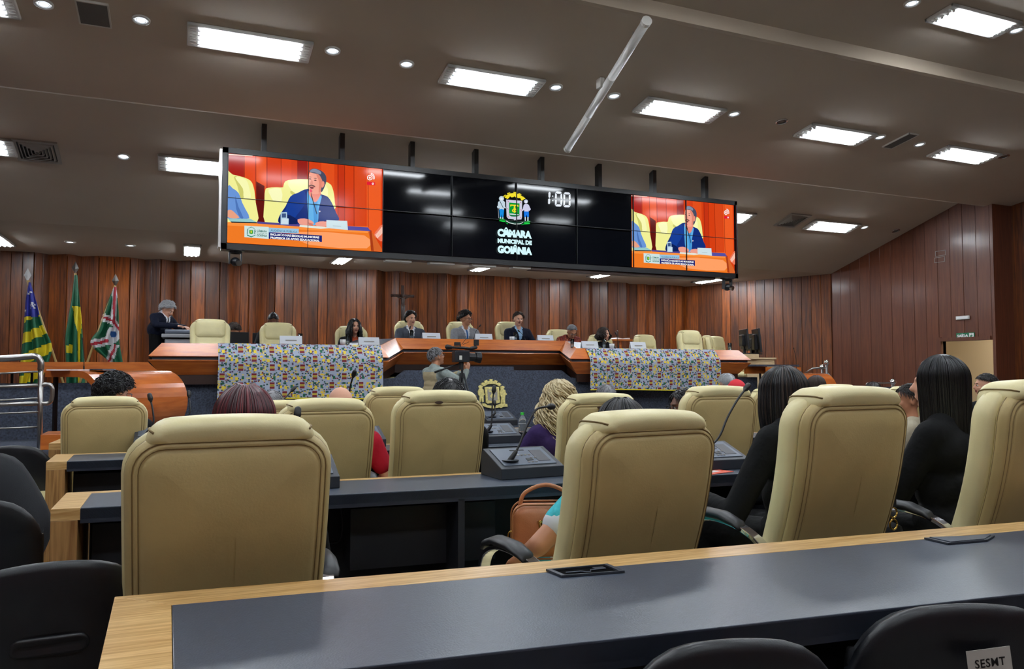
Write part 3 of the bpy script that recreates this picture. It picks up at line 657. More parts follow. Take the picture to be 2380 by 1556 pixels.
a.poly([(516, 420), (714, 436), (712, 640), (516, 626)], GR); a.poly([(516, 626), (560, 640), (660, 632), (712, 640), (708, 672), (650, 686), (560, 684), (520, 660)], (10, 110, 60), 2)
a.poly([(520, 632), (600, 640), (700, 646), (706, 658), (600, 656), (524, 648)], (210, 230, 226))
a.poly([(538, 458), (690, 466), (694, 500), (676, 500), (672, 486), (632, 484), (632, 520), (606, 520), (606, 484), (556, 480), (552, 496), (536, 494)], YE)
a.poly([(600, 520), (636, 520), (640, 545), (668, 556), (666, 590), (640, 600), (622, 616), (600, 604), (574, 590), (572, 556), (600, 545)], YE, 2)
for x in (597, 640): a.poly([(x-8, 566), (x+6, 562), (x+8, 582), (x-6, 586)], GR)
BL = (20, 140, 224); FG = (196, 214, 226)
a.poly(ringp(370, 345, 0, 48, 0, 359, 16), FG); a.poly(ringp(370, 352, 0, 26, 0, 359, 12), (230, 236, 240))
a.poly([(305, 410), (340, 384), (400, 384), (436, 410), (440, 500), (456, 522), (450, 532), (418, 526), (414, 575), (325, 560), (330, 520), (308, 540), (290, 520), (284, 490), (300, 486)], FG)
a.poly([(330, 392), (342, 390), (408, 520), (398, 524)], (40, 60, 70)); a.poly([(326, 552), (370, 540), (418, 560), (404, 700), (384, 706), (374, 640), (362, 700), (340, 690)], BL)
a.poly([(342, 690), (364, 700), (360, 730), (338, 722)], FG); a.poly([(384, 704), (404, 700), (404, 738), (384, 734)], FG); a.poly([(300, 520), (308, 520), (322, 720), (312, 716)], (150, 160, 170))
a.poly(ringp(834, 400, 0, 38, 0, 359, 16), (200, 204, 226)); a.poly(ringp(838, 408, 0, 22, 0, 359, 12), (230, 234, 246))
a.poly([(790, 470), (815, 448), (860, 446), (890, 470), (910, 520), (928, 548), (900, 580), (884, 570), (888, 600), (800, 590), (800, 560), (764, 586), (756, 566), (775, 540)], (206, 204, 232))
a.poly([(796, 590), (888, 594), (890, 690), (862, 700), (846, 650), (832, 696), (800, 690)], (20, 120, 230)); a.poly([(808, 696), (832, 698), (830, 772), (812, 768)], FG); a.poly([(860, 700), (884, 694), (882, 772), (860, 770)], FG)
G2 = (30, 200, 70)
a.poly([(330, 722), (420, 736), (450, 770), (436, 790), (400, 790), (320, 772), (336, 756)], G2); a.poly([(800, 784), (890, 768), (916, 772), (900, 800), (912, 828), (830, 836), (790, 812)], G2)
a.poly([(430, 730), (500, 768), (610, 790), (720, 790), (800, 764), (812, 790), (740, 826), (640, 838), (560, 828), (480, 800)], (26, 60, 50), 2)
a.poly([(455, 764), (520, 800), (620, 824), (720, 820), (776, 794), (780, 806), (720, 834), (620, 838), (520, 816), (452, 778)], (206, 222, 216))
a.poly([(440, 790), (480, 812), (500, 830), (470, 834)], GR); a.poly([(800, 820), (830, 836), (750, 852), (730, 846)], GR)
put('crest_picture', a.done('crest_picture'), vw)
# thin seams between the panels stand in front of the pictures
b = MB()
for c in range(9): b.box(PX0+c*PW-.0022, PX0+c*PW+.0022, YS-.034, YS-.001, PZ0, PZ0+2*PH)
b.box(PX0, PX0+8*PW, YS-.034, YS-.001, PZ0+PH-.0022, PZ0+PH+.0022)
b.build('panel_seam', 'frame_black', vw)
def ptz(px, py, lb):
    p = aty(px, py, YS+.05); t = thing('security_camera', lb, 'camera', (p[0], p[1], Z0-.03))
    b = MB(); b.lathe([(.001, .03), (.1, .03), (.1, .018), (.05, .0), (.045, -.01)], 20); b.build('mount', 'frame_black', t, smooth=False)
    b = MB(); b.box(-.07, -.055, -.03, .03, -.13, 0); b.box(.055, .07, -.03, .03, -.13, 0); b.box(-.07, .07, -.03, .03, -.01, .005); b.build('yoke', 'black_plastic', t, bevel=.004)
    b = MB(); b.ell((0, 0, -.1), (.052, .055, .05)); b.build('head', 'black_plastic', t, smooth=True)
    b = MB(); b.cyl((0.02, -.04, -.11), (.035, -.085, -.125), .028, .032, 16); b.build('lens', 'steel', t, smooth=False)
ptz(547, 600, 'black swivel camera under the left end of the video wall'); ptz(1690, 655, 'black swivel camera under the right end of the video wall')
# ================================================================ DAIS DESK
def sweep(path, prof):
    """prof: closed list of (outward offset, z) swept along path [(x,y,dz)] with mitred corners; outward = towards the audience"""
    P = [Vector((p[0], p[1])) for p in path]; rings = []
    for i, p in enumerate(P):
        ds = []
        if i: ds.append((P[i]-P[i-1]).normalized())
        if i < len(P)-1: ds.append((P[i+1]-P[i]).normalized())
        ns = [Vector((d.y, -d.x)) for d in ds]; n = sum(ns, Vector((0, 0))).normalized(); k = 1/max(.5, n.dot(ns[0]))
        rings.append([(p.x+n.x*k*o, p.y+n.y*k*o, z+path[i][2]) for o, z in prof])
    return MB().loft(rings)
def X(px, y): return aty(px, 800, y)[0]
xl, xr = X(376, 10.25), X(1716, 10.25)
DP = [(xl, 10.95, 0), (xl, 10.25, 0), (X(884, 10.25), 10.25, 0), (xc0, 11.02, .14), (xc1, 11.02, .14), (X(1340, 10.25), 10.25, 0), (xr, 10.25, 0), (xr, 10.95, 0)]
dd = thing('dais_desk', 'long orange wood panel desk of the dais running behind two patterned cloths', 'desk', (0, 0, 0))
sweep(DP, [(0, 1.585), (.14, 1.425), (.12, 1.415), (-.02, 1.55), (-.02, 1.585)]).build('sloped_fascia', 'desk_wood', dd)
sweep(DP, [(.1, 1.42), (.1, 1.375), (.0, 1.375), (0, 1.42)]).build('recess_strip', 'laminate_edge', dd)  # dark strip set back between the two fascias
sweep(DP, [(.135, 1.38), (.14, 1.372), (.0, 1.2), (-.03, 1.2), (-.03, 1.38)]).build('lower_fascia', 'desk_wood', dd)
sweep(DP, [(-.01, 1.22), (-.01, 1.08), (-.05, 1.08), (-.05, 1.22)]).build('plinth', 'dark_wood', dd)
sweep(DP[1:-1], [(-.02, 1.578), (-.02, 1.55), (-.7, 1.55), (-.7, 1.578)]).build('desk_top', 'laminate', dd)
sweep(DP[1:-1], [(-.6, 1.56), (-.64, 1.56), (-.64, .9), (-.6, .9)]).build('rear_panel', 'dark_wood', dd)
def drape(name, x0, x1, zb, label, ph):
    rows = [(10.8, 1.588), (10.6, 1.59), (10.4, 1.59), (10.25, 1.59), (10.225, 1.58), (10.16, 1.51), (10.1, 1.435), (10.085, 1.40)]
    z = 1.34
    while z > zb: rows.append((10.08, z)); z -= .05
    rows.append((10.08, zb)); n = 90; rings = []
    for j, (y, z) in enumerate(rows):
        hang = max(0, 1.4-z); r = []
        for i in range(n+1):
            x = x0+(x1-x0)*i/n; wv = hang*(.05*math.sin(x*5.2+ph)+.03*math.sin(x*11+2*ph))
            r.append((x+hang*.03*((x-x0)/(x1-x0)-.5), y-.006+wv-.0*hang, z+(.012*math.sin(x*2.1+ph) if j == len(rows)-1 else 0)))
        rings.append(r)
    b = MB(); b.loft(rings, closed=False); back = [[(p[0], p[1]+.006, p[2]-.004 if k < 4 else p[2]) for p in r] for k, r in enumerate(rings)]
    b.loft(back, closed=False)
    b.loft([rings[-1], back[-1]], closed=False); b.loft([rings[0], back[0]], closed=False)
    b.loft([[r[0] for r in rings], [r[0] for r in back]], closed=False); b.loft([[r[-1] for r in rings], [r[-1] for r in back]], closed=False)
    o = b.build(name, 'cloth_print', None, smooth=True, fixn=True); tag(o, label, 'cloth', 'patterned cloths over the dais desk')
    hm = MB(); hm.loft([[(p[0], p[1]-.003, p[2]+.006) for p in rings[-1]], [(p[0], p[1]-.003, p[2]-.01) for p in rings[-1]]], closed=False); hm.build('hem', MT['flag_yellow'], o)
    return o
drape('table_cloth', X(508, 10.1), X(889, 10.12), .90, 'multicoloured printed cloth over the left wing of the dais desk', 0)
drape('table_cloth', X(1369, 10.12), X(1672, 10.1), .96, 'multicoloured printed cloth over the right wing of the dais desk', 2)

# ---- left console desk and side tables
b = MB(); xj, xk = X(345, 9.75), X(371, 9.75)
cd = thing('side_desk', 'long orange wood desk in front of the three flags', 'desk', (0, 0, 0))
b = MB(); x2 = X(190, 9.75)
b.add([(XL+.3, 9.72, 1.22), (XL+.3, 9.72, 1.325), (x2, 9.72, 1.345), (xj, 9.72, 1.345), (xk, 9.72, 1.235), (XL+.3, 9.75, 1.22), (XL+.3, 9.75, 1.325), (x2, 9.75, 1.345), (xj, 9.75, 1.345), (xk, 9.75, 1.235)], [(0, 1, 2, 3, 4), (9, 8, 7, 6, 5), (0, 5, 6, 1), (1, 6, 7, 2), (2, 7, 8, 3), (3, 8, 9, 4), (4, 9, 5, 0)])
b.build('front_panel', 'desk_wood', cd)
b = MB(); b.box(XL+.3, xj, 9.75, 10.3, 1.26, 1.29); b.build('top', 'laminate', cd)
for x in (XL+.6, X(20, 9.8), X(67, 9.8), X(340, 9.8)-.1): b = MB(); b.box(x-.012, x+.012, 10.03, 10.055, .78 if x > XL else .5, 1.26); b.build('leg', 'frame_black', cd)
# ---- flags
def flag(px_tip, py_tip, px_base, pbase_y, edgeL, edgeR, colour, label, y=12.4, finial='flag_white'):
    tip = Vector(aty(px_tip, py_tip, y)); base = Vector(aty(px_base, pbase_y, y-.0)); d = (base-tip); base = tip+d*((tip.z-.8)/(-d.z)) if d.z < 0 else base
    t = thing('flag', label, 'flag', base)
    L_ = lambda p: Vector(p)-base
    b = MB(); b.tube([(0, 0, 0), tip-base], .016, 10); b.build('pole', 'pole_wood', t, smooth=True)
    b = MB(); b.lathe([(.13, 0), (.13, .02), (.03, .04), (.03, .1), (.001, .1)], 20); b.build('pole_base', 'dark_wood', t)
    q = tip-base; b = MB(); dirv = (tip-base).normalized()
    b.add([q+Vector((-.0, 0, -.02)), q+Vector((-.045, 0, .07)), q+Vector((0, 0, .17)), q+Vector((.045, 0, .07)), q+Vector((0, .02, .06)), q+Vector((0, -.02, .06))], [(0, 1, 5), (1, 2, 5), (2, 3, 5), (3, 0, 5), (1, 0, 4), (2, 1, 4), (3, 2, 4), (0, 3, 4)])
    b.build('spear_tip', finial, t)
    EL, ER = spline(edgeL, 14), spline(edgeR, 14); n = 48; b = MB(); rings = []; m = len(EL)
    for j in range(m):
        pl, pr = EL[j], ER[j]; r = []
        for i in range(n+1):
            u = i/n; px = pl[0]+(pr[0]-pl[0])*u; py = pl[1]+(pr[1]-pl[1])*u; wd = abs(pr[0]-pl[0])/60.
            fold = .07*min(1, wd)*math.sin(u*PI*5+j*.05)+.03*math.sin(u*PI*2+1)
            p = Vector(aty(px, py, y-.05)); p.y += fold; r.append(p-base)
        rings.append(r)
    mats = []; 
    for j in range(m-1):
        for i in range(n):
            c = colour((i+.5)/n, (j+.5)/(m-1), EL[j][0]+(ER[j][0]-EL[j][0])*(i+.5)/n, EL[j][1]+(ER[j][1]-EL[j][1])*(i+.5)/n)
            if c not in mats: mats.append(c)
            b.mi = mats.index(c); b.add([rings[j][i], rings[j][i+1], rings[j+1][i+1], rings[j+1][i]], [(0, 1, 2, 3)])
    import bmesh
    me = b.mesh('banner', mats); bm = bmesh.new(); bm.from_mesh(me); bmesh.ops.remove_doubles(bm, verts=bm.verts, dist=1e-5); bm.to_mesh(me); bm.free()
    me.polygons.foreach_set('use_smooth', [True]*len(me.polygons)); o = put('banner', me, t)
    s = o.modifiers.new('thick', 'SOLIDIFY'); s.thickness = .006
    return t
def c1(u, v, px, py):
    for sx, sy, r in ((76, 709, 8), (58, 720, 5), (68, 680, 6)):
        dx, dy = px-sx, py-sy; a = math.atan2(dy, dx); 
        if math.hypot(dx, dy) < r*(.6+.4*math.cos(5*(a+PI/2))): return 'flag_white'
    if py < 745-.42*(px-60)+(0 if px > 58 else 12) and py < 735: return 'flag_blue'
    k = (py+.42*(px-60)-722)/24.
    return 'flag_yellow' if int(math.floor(k)) % 2 == 0 else 'flag_green'
flag(64, 652, 133, 850, [(66, 657), (58, 700), (53, 760), (47, 830), (43, 900)], [(70, 657), (84, 700), (98, 752), (121, 812), (88, 900)], c1, 'leftmost flag, yellow and green stripes under a blue corner with stars')
def c2(u, v, px, py):
    if 168 < px < 190 and 710 < py < 775 and px > 168+(py-710)*.2: return 'flag_yellow'
    if 154 < px < 170 and 800 < py < 818: return 'flag_yellow'
    if px > 180 and py > 770 and px < 187: return 'flag_yellow'
    return 'flag_green'
flag(175, 635, 197, 870, [(172, 640), (166, 690), (157, 740), (151, 790), (153, 850), (155, 900)], [(179, 640), (184, 690), (190, 745), (193, 800), (195, 850), (196, 900)], c2, 'middle flag, dark green with a yellow diamond showing in its folds', finial='steel', y=12.75)
def c3(u, v, px, py):
    def band(x0, y0, x1, y1, w):
        dx, dy = x1-x0, y1-y0; L = math.hypot(dx, dy); t_ = ((px-x0)*dx+(py-y0)*dy)/L/L; d = abs((px-x0)*dy-(py-y0)*dx)/L
        return d/w if -.02 <= t_ <= 1.02 else 9
    ds = [band(268, 664, 264, 750, 6), band(237, 735, 262, 744, 9), band(210, 800, 258, 790, 10), band(252, 840, 268, 800, 9), band(262, 745, 282, 770, 8)]
    if math.hypot(px-264, py-776) < 8: return 'tie_blue'
    if math.hypot((px-264), (py-778)*.8) < 15: return 'flag_white'
    k = min(ds)
    return 'flag_red' if k < .32 else ('flag_white' if k < 1 else 'flag_green')
flag(268, 664, 200, 850, [(264, 668), (246, 710), (226, 765), (210, 800), (250, 838), (252, 860)], [(270, 668), (275, 710), (277, 760), (278, 800), (284, 840), (288, 860)], c3, 'right flag, green with red and white bands crossing at a crest', finial='steel')
# ---- crucifix
p = aty(935, 760, 14.55); t = thing('crucifix', 'dark carved crucifix standing against the back wall behind the dais', 'crucifix', (p[0], p[1], .78))
zt = aty(935, 664, 14.55)[2]-.78; za = aty(935, 688, 14.55)[2]-.78
b = MB(); b.box(-.028, .028, -.02, .02, 0.05, zt); b.build('post', 'dark_wood', t, bevel=.005)
b = MB(); b.box(-.2, .2, -.022, .022, za-.025, za+.025); b.cyl((-.23, 0, za), (-.2, 0, za), .03, n=10); b.cyl((.2, 0, za), (.23, 0, za), .03, n=10); b.build('crossbeam', 'dark_wood', t, bevel=.005)
b = MB(); b.box(-.16, .16, -.1, .1, 0, .06); b.build('foot', 'dark_wood', t, bevel=.01)
b = MB(); b.ell((0, -.05, za-.0), (.028, .028, .036)); b.caps((0, -.04, za-.07), .036, (0, -.04, za-.2), .026); b.caps((-.02, -.04, za-.2), .024, (-.012, -.05, za-.5), .014); b.caps((.02, -.04, za-.2), .024, (.01, -.05, za-.5), .014)
b.caps((.035, -.035, za-.055), .014, (.19, -.03, za+.01), .01); b.caps((-.035, -.035, za-.055), .014, (-.19, -.03, za+.01), .01); b.build('carved_figure', 'hair_brown', t, smooth=True)
# ---- objects on the dais desk
def nameplate(px, py, y, z, lb, wd=.28, rz=0):
    p = aty(px, py, y); t = thing('name_plate', lb, 'name plate', (p[0], y, z), rz, 'white name plates on the dais desk')
    b = MB(); b.prism([(-.035, 0), (-.03, 0), (.0, .098), (.03, 0), (.035, 0), (0, .104)], 'x', -wd/2, wd/2); b.build('card', 'paper', t)
    b = MB(); b.add([(-wd*.25, -.0255, .04), (wd*.25, -.0255, .04), (wd*.25, -.022, .052), (-wd*.25, -.022, .052)], [(0, 1, 2, 3)]); b.build('print_line', 'grille_light', t)
ZL, ZC = 1.595, 1.72
for px, y, z, lb in [(676, 10.33, ZL, 'white name plate on the left cloth in front of an empty chair'), (857, 10.33, ZL, 'white name plate at the right end of the left cloth'), (1002, 11.3, ZC, 'white name plate right of the man in the dark grey suit'), (1124, 11.3, ZC, 'white name plate right of the man in the light grey suit'), (1267, 11.3, ZC, 'white name plate near the right end of the raised middle desk'), (1370, 10.4, ZL, 'white name plate at the left corner of the right cloth'), (1482, 10.4, ZL, 'white name plate in the middle of the right cloth, before an empty chair')]:
    nameplate(px, 795, y, z, lb)
def glass(px, y, z, h, r, lb, m='glass', fill=True, nm='water_glass'):
    p = aty(px, 795, y); t = thing(nm, lb, 'glass' if nm == 'water_glass' else 'cup', (p[0], y, z))
    b = MB(); b.lathe([(r*.85, 0), (r, h), (r-.003, h), (r*.82, .006), (.001, .006)], 20); b.build('tumbler', m, t, smooth=True)
    if fill: b = MB(); b.lathe([(.001, .007), (r*.8, .007), (r*.9, h*.6), (.001, h*.6)], 16); b.build('water', 'water_bottle', t, smooth=True)
for px, y, z, lb in [(698, 10.4, ZL, 'tall water glass beside the first name plate on the left cloth'), (808, 10.4, ZL, 'tall water glass before the woman with long black hair'), (957, 11.35, ZC, 'water glass before the man in the dark grey suit'), (1198, 11.35, ZC, 'water glass before the man in the navy blazer'), (1330, 10.45, ZL, 'water glass before the woman in the rust patterned blouse'), (1404, 10.45, ZL, 'water glass before the woman with dark curly hair')]:
    glass(px, y, z, .14, .03, lb)
for px, y, z, lb in [(797, 10.38, ZL, 'white cup beside the glass of the woman with long black hair'), (1190, 11.32, ZC, 'white cup before the man in the navy blazer'), (1422, 10.42, ZL, 'white cup beside the woman with dark curly hair')]:
    glass(px, y, z, .07, .04, lb, 'white', False, 'white_cup')
def goose(name, base, pts, lb, cat='microphone', r=.006, head=.016, hl=.05, parts=True):
    t = thing(name, lb, cat, base); B = Vector(base); P = [Vector(p)-B for p in pts]
    S = [Vector(q) for q in spline([tuple(p) for p in P], 6)]
    b = MB(); b.tube(S, r, 8); b.build('gooseneck', 'mic_black', t, smooth=True)
    d = (P[-1]-P[-2]).normalized(); b = MB(); b.caps(P[-1]+d*head*.6, head, P[-1]+d*hl, head*.9); b.build('mic_head', 'mic_black', t, smooth=True)
    b = MB(); d0 = (P[1]-P[0]).normalized(); b.caps(P[0], r*2.2, P[0]+d0*.05, r*1.8); b.build('mic_socket', 'mic_black', t, smooth=True)
    return t
def deskmic(px, py_head, y, z, dx, lb):
    base = Vector((aty(px, 800, y)[0], y, z)); hd = Vector(aty(px+dx, py_head, y)); mid = base.lerp(hd, .55)+Vector((-dx*.001, 0, .02))
    goose('gooseneck_microphone', base, [base, mid, hd], lb, head=.012, hl=.035, r=.004)
deskmic(1100, 760, 11.4, ZC, 14, 'thin gooseneck microphone before the man in the light grey suit'); deskmic(1222, 772, 11.4, ZC, -14, 'thin gooseneck microphone before the man in the navy blazer')
deskmic(948, 765, 11.4, ZC, 4, 'thin gooseneck microphone before the man in the dark grey suit'); deskmic(1438, 778, 10.5, ZL, -6, 'thin gooseneck microphone right of the woman with dark curly hair')
goose('gooseneck_microphone', aty(195, 862, 9.72), [aty(195, 862, 9.72), aty(195, 830, 9.72), aty(192, 790, 9.72)], 'tall thin microphone on the desk in front of the middle flag', head=.008, hl=.02, r=.004)
# small book stand right behind
p = aty(1442, 795, 13.4); t = thing('book_stand', 'wooden stand with an open book behind the dais, right of the dark curly haired woman', 'stand', (p[0], 13.4, .78))
zz = aty(1442, 793, 13.4)[2]-.78
b = MB(); b.cyl((0, 0, 0), (0, 0, zz), .025); b.lathe([(.16, 0), (.14, .03), (.02, .05)], 16); b.build('column', 'desk_wood', t)
b = MB(); b.box(-.22, .22, -.15, .15, zz, zz+.03, Matrix.Translation((0, 0, 0))); b.build('top', 'desk_wood', t)
b = MB(); b.prism([(-.16, zz+.031), (-.15, zz+.06), (0, zz+.045), (.15, zz+.06), (.16, zz+.031)], 'y', -.11, .11); b.build('book', 'paper', t)
b = MB(); b.caps((-.04, .05, zz+.06), .02, (-.04, .05, zz+.16), .014); b.ell((-.04, .05, zz+.19), (.02, .02, .025)); b.build('figurine', 'dark_wood', t, smooth=True)
# copier / lectern with lid at the standing man
p = aty(424, 790, 11.7); t = thing('copier', 'grey office copier beside the standing man at the back of the dais', 'copier', (p[0]+.05, 11.7, .78))
z1 = aty(424, 769, 11.7)[2]-.78
b = MB(); b.box(-.27, .33, -.28, .28, 0, z1-.13); b.build('body', 'printer_grey', t, bevel=.015)
b = MB(); b.box(-.31, .37, -.31, .3, z1-.11, z1-.06); b.build('scanner_bed', 'printer_grey', t, bevel=.01)
b = MB(); b.box(-.27, .35, -.29, .3, z1-.055, z1); b.build('lid', 'console_plate', t, bevel=.015)
# monitors in the left gap
def monitor(pxa, pxb, pya, pyb, y, rz, lb, floor=.78, flip=0):
    A_, B_ = aty(pxa, pya, y), aty(pxb, pyb, y); cx = (A_[0]+B_[0])/2; wd = abs(B_[0]-A_[0]); hh = abs(A_[2]-B_[2])
    t = thing('monitor', lb, 'monitor', (cx, y, B_[2]-.12), rz)
    b = MB(); b.box(-wd/2, wd/2, -.02, .02, .12, .12+hh); b.build('display', 'black_plastic', t, bevel=.006)
    b = MB(); b.box(-.03, .03, .02, .05, .02, .2); b.build('neck', 'black_plastic', t); b = MB(); b.box(-.12, .12, -.08, .1, 0, .02); b.build('stand', 'black_plastic', t, bevel=.005)
    return B_[2]-.12
zt1 = monitor(532, 578, 772, 808, 12.6, 0, 'black monitor right of the first empty chair'); zt2 = monitor(587, 612, 774, 808, 12.6, 0, 'black monitor at the left side of the second empty chair')
xa_, xb2 = X(520, 12.6), X(625, 12.6)
t = thing('monitor_table', 'low dark table behind the left chairs carrying two monitors', 'table', ((xa_+xb2)/2, 12.6, .78)); hh = min(zt1, zt2)-.78
b = MB(); b.box(-(xb2-xa_)/2, (xb2-xa_)/2, -.3, .3, hh-.03, hh); b.build('top', 'dark_wood', t)
for sx in (-1, 1): b = MB(); b.box(sx*(xb2-xa_)/2*.95-.02, sx*(xb2-xa_)/2*.95+.02, -.28, .28, 0, hh-.03); b.build('side', 'dark_wood', t)
# ---- right of the dais: light wood cabinet with old monitors, tribune, posts
p0, p1 = aty(1736, 820, 11.3), aty(1800, 833, 11.3)
t = thing('cabinet', 'pale wood cabinet right of the dais carrying black monitors', 'cabinet', (p0[0], 11.3, .78 if False else -.3))
zc = p1[2]+.3-.02; wc = p1[0]-p0[0]
b = MB(); b.box(0, wc, 0, .6, 0, zc); b.build('body', 'light_wood', t); b = MB(); b.box(-.12, wc*.32, -.08, .5, zc, zc+.09); b.build('riser', 'light_wood', t); b = MB(); b.box(wc*.32, wc+.02, -.03, .6, zc, zc+.03); b.build('top', 'light_wood', t)
def side_mon(px, py0, py1, y, rz, lb):
    T_, B_ = aty(px, py0, y), aty(px, py1, y); t = thing('monitor', lb, 'monitor', (T_[0], y, zc-.3+.09), rz); h0 = B_[2]-(zc-.3+.09); h1 = T_[2]-(zc-.3+.09)
    b = MB(); b.box(-.25, .25, -.02, .02, max(.03, h0), h1, Matrix.Rotation(-.1, 4, 'X')); b.build('display', 'black_plastic', t, bevel=.006)
    b = MB(); b.box(-.12, .12, .02, .1, max(.03, h0)+.05, h1-.1); b.build('rear_shell', 'black_plastic', t, bevel=.02)
    b = MB(); b.box(-.03, .03, .0, .05, 0, max(.1, h0)+.1); b.box(-.1, .1, -.05, .12, 0, .02); b.build('stand', 'black_plastic', t, bevel=.004)
side_mon(1733, 766, 812, 11.45, 1.15, 'black monitor turned sideways, left one on the pale cabinet')
side_mon(1762, 765, 822, 11.5, 1.1, 'black monitor turned sideways, right one on the pale cabinet')
side_mon(1750, 776, 815, 11.75, 1.3, 'black monitor turned sideways, between the other two on the pale cabinet')
glass(1696, 10.6, ZL, .12, .035, 'small clear jar at the right end of the dais desk', 'glass', True)
# side desk right
t = thing('side_desk', 'low orange wood side desk right of the dais', 'desk', (0, 0, 0))
A_, B_ = aty(1733, 848, 10.2), aty(1783, 849, 10.2); C_, D_ = aty(1783, 854, 9.9), aty(1862, 857, 9.9)
b = MB(); b.box(A_[0], B_[0], 10.2, 10.24, A_[2]-.15, A_[2]); b.build('front_panel', 'desk_wood', t); b = MB(); b.box(C_[0], D_[0], 9.9, 9.94, C_[2]-.15, C_[2]); b.build('return_panel', 'desk_wood', t)
b = MB(); b.box(A_[0], D_[0], 9.94, 10.6, A_[2]-.03, A_[2]-.001); b.build('top', 'laminate', t)
for x in (A_[0]+.1, C_[0]+.1, D_[0]-.3): b = MB(); b.box(x-.012, x+.012, 9.96, 9.985, -.3, C_[2]-.1); b.build('leg', 'frame_black', t)
goose('gooseneck_microphone', aty(1851, 862, 9.9), [aty(1851, 862, 9.9), aty(1850, 835, 9.9), aty(1845, 812, 9.9)], 'tall thin microphone on the side desk right of the dais', head=.008, hl=.02, r=.004)
# ---- curved tribunes: a bent sheet of wood, C-shaped in profile
def tribune(loc, ang, L, R, flat, zt, zfloor, lb, mirror=1):
    t = thing('tribune', lb, 'lectern', loc, ang); th = .06; h = zt-zfloor
    outer = [(-flat, h)]+[(R*math.sin(a)*1.0, h-R+R*math.cos(a)) for a in [math.radians(q) for q in range(0, 181, 9)]]+[(-.12, h-2*R)]
    inner = [(-.12, h-2*R+th)]+[((R-th)*math.sin(a), h-R+(R-th)*math.cos(a)) for a in [math.radians(q) for q in range(180, -1, -9)]]+[(-flat, h-th)]
    prof = [(mirror*x, z) for x, z in outer+inner]
    b = MB(); b.prism(prof, 'y', 0, L); o = b.build('curved_panel', 'tribune_wood', t); 
    b = MB(); b.box(-flat*.62 if mirror > 0 else flat*.3, -.1 if mirror > 0 else flat*.62, .1, L-.1, 0.0, h-2*R-.0); b.build('base_block', 'desk_wood', t)
    b = MB(); x = mirror*(-flat*.9); b.box(min(x, x+.03), max(x, x+.03), .05, .08, 0, h-th); b.build('post', 'frame_black', t)
    b = MB(); b.box(min(x, x+.03), max(x, x+.03), L-.08, L-.05, 0, h-th); b.build('post', 'frame_black', t)
    return t
p = aty(180, 868, 8.1)
tribune((p[0], 8.1, .5), -PI/4, 1.02, .31, .42, 1.25, .5, 'curved orange wood tribune below the flags, rolled front edge towards the hall')
p = aty(1930, 866, 9.3)
tribune((p[0]-.75, 9.45, -.3), -PI/2, 0.75, .3, .3, 1.21, -.3, 'curved orange wood tribune at the right end of the stage by steel posts')
b = MB(); q = aty(142, 1000, 7.7); b.box(q[0]-.14, q[0]+.5, 7.6, 8.0, .58, .71); o = b.build('step_block', 'desk_wood', None, bevel=.004); b = MB(); b.box(q[0]-.08, q[0]+.5, 7.64, 7.98, .5, .58); b.build('block_foot', 'oak', o); tag(o, 'orange wood block at the foot of the curved tribune', 'block')
for px, lb, w_, m in [(137, 'single white sheet of paper on the tribune edge', .18, 'paper'), (205, 'white sheets lying on the tribune below the middle flag', .25, 'paper'), (238, 'grey folder with papers lying on the tribune', .2, 'console_plate')]:
    p = aty(px, 864, 8.2); b = MB(); b.box(-w_/2, w_/2, -.12, .12, 0, .008 if m == 'paper' else .014); o = b.build('paper' if m == 'paper' else 'folder', m); o.location = (p[0], 8.25, 1.252); tag(o, lb, 'paper' if m == 'paper' else 'folder')
# ---- chrome handrail left
t = thing('handrail', 'chrome handrail with horizontal bars at the left edge of the stage steps', 'railing', (0, 0, 0)); yr = 7.62
def PR(px, py): return Vector(aty(px, py, yr))
post_t, post_b = PR(95, 838), PR(93, 1033)
b = MB(); b.tube([Vector((post_b.x, yr, .5)), Vector((post_t.x, yr, post_t.z-.03))], .021, 12); b.build('post', 'steel', t, smooth=True)
b = MB(); b.tube(spline([tuple(Vector((post_t.x, yr, post_t.z-.08))), tuple(Vector((post_t.x, yr, post_t.z-.02))), tuple(PR(84, 829)), tuple(PR(60, 830)), tuple(PR(0, 834)), tuple(PR(-160, 840))], 6), .026, 12); b.build('top_rail', 'steel', t, smooth=True)
for ya, yb2, r in [(864, 868, .008), (896, 897, .014), (926, 931, .008), (938, 938, .018), (958, 960, .008), (993, 995, .008)]:
    b = MB(); b.tube([PR(95, ya), PR(-160, yb2+8)], r, 8); b.build('bar', 'steel', t, smooth=True)
b = MB(); b.tube(spline([tuple(PR(97, 896)), tuple(PR(112, 894)), tuple(PR(121, 903)), tuple(PR(120, 928)), tuple(PR(112, 938)), tuple(PR(97, 938))], 6), .018, 10); b.build('end_loop', 'steel', t, smooth=True)
b = MB(); b.lathe([(.05, 0), (.05, .01), (.025, .02)], 16, T=Matrix.Translation((post_b.x, yr, .5))); b.build('flange', 'steel', t)
b = MB(); b.tube([Vector((PR(-160, 0).x, yr, .5)), PR(-160, 840)], .021, 12); b.build('post', 'steel', t, smooth=True)
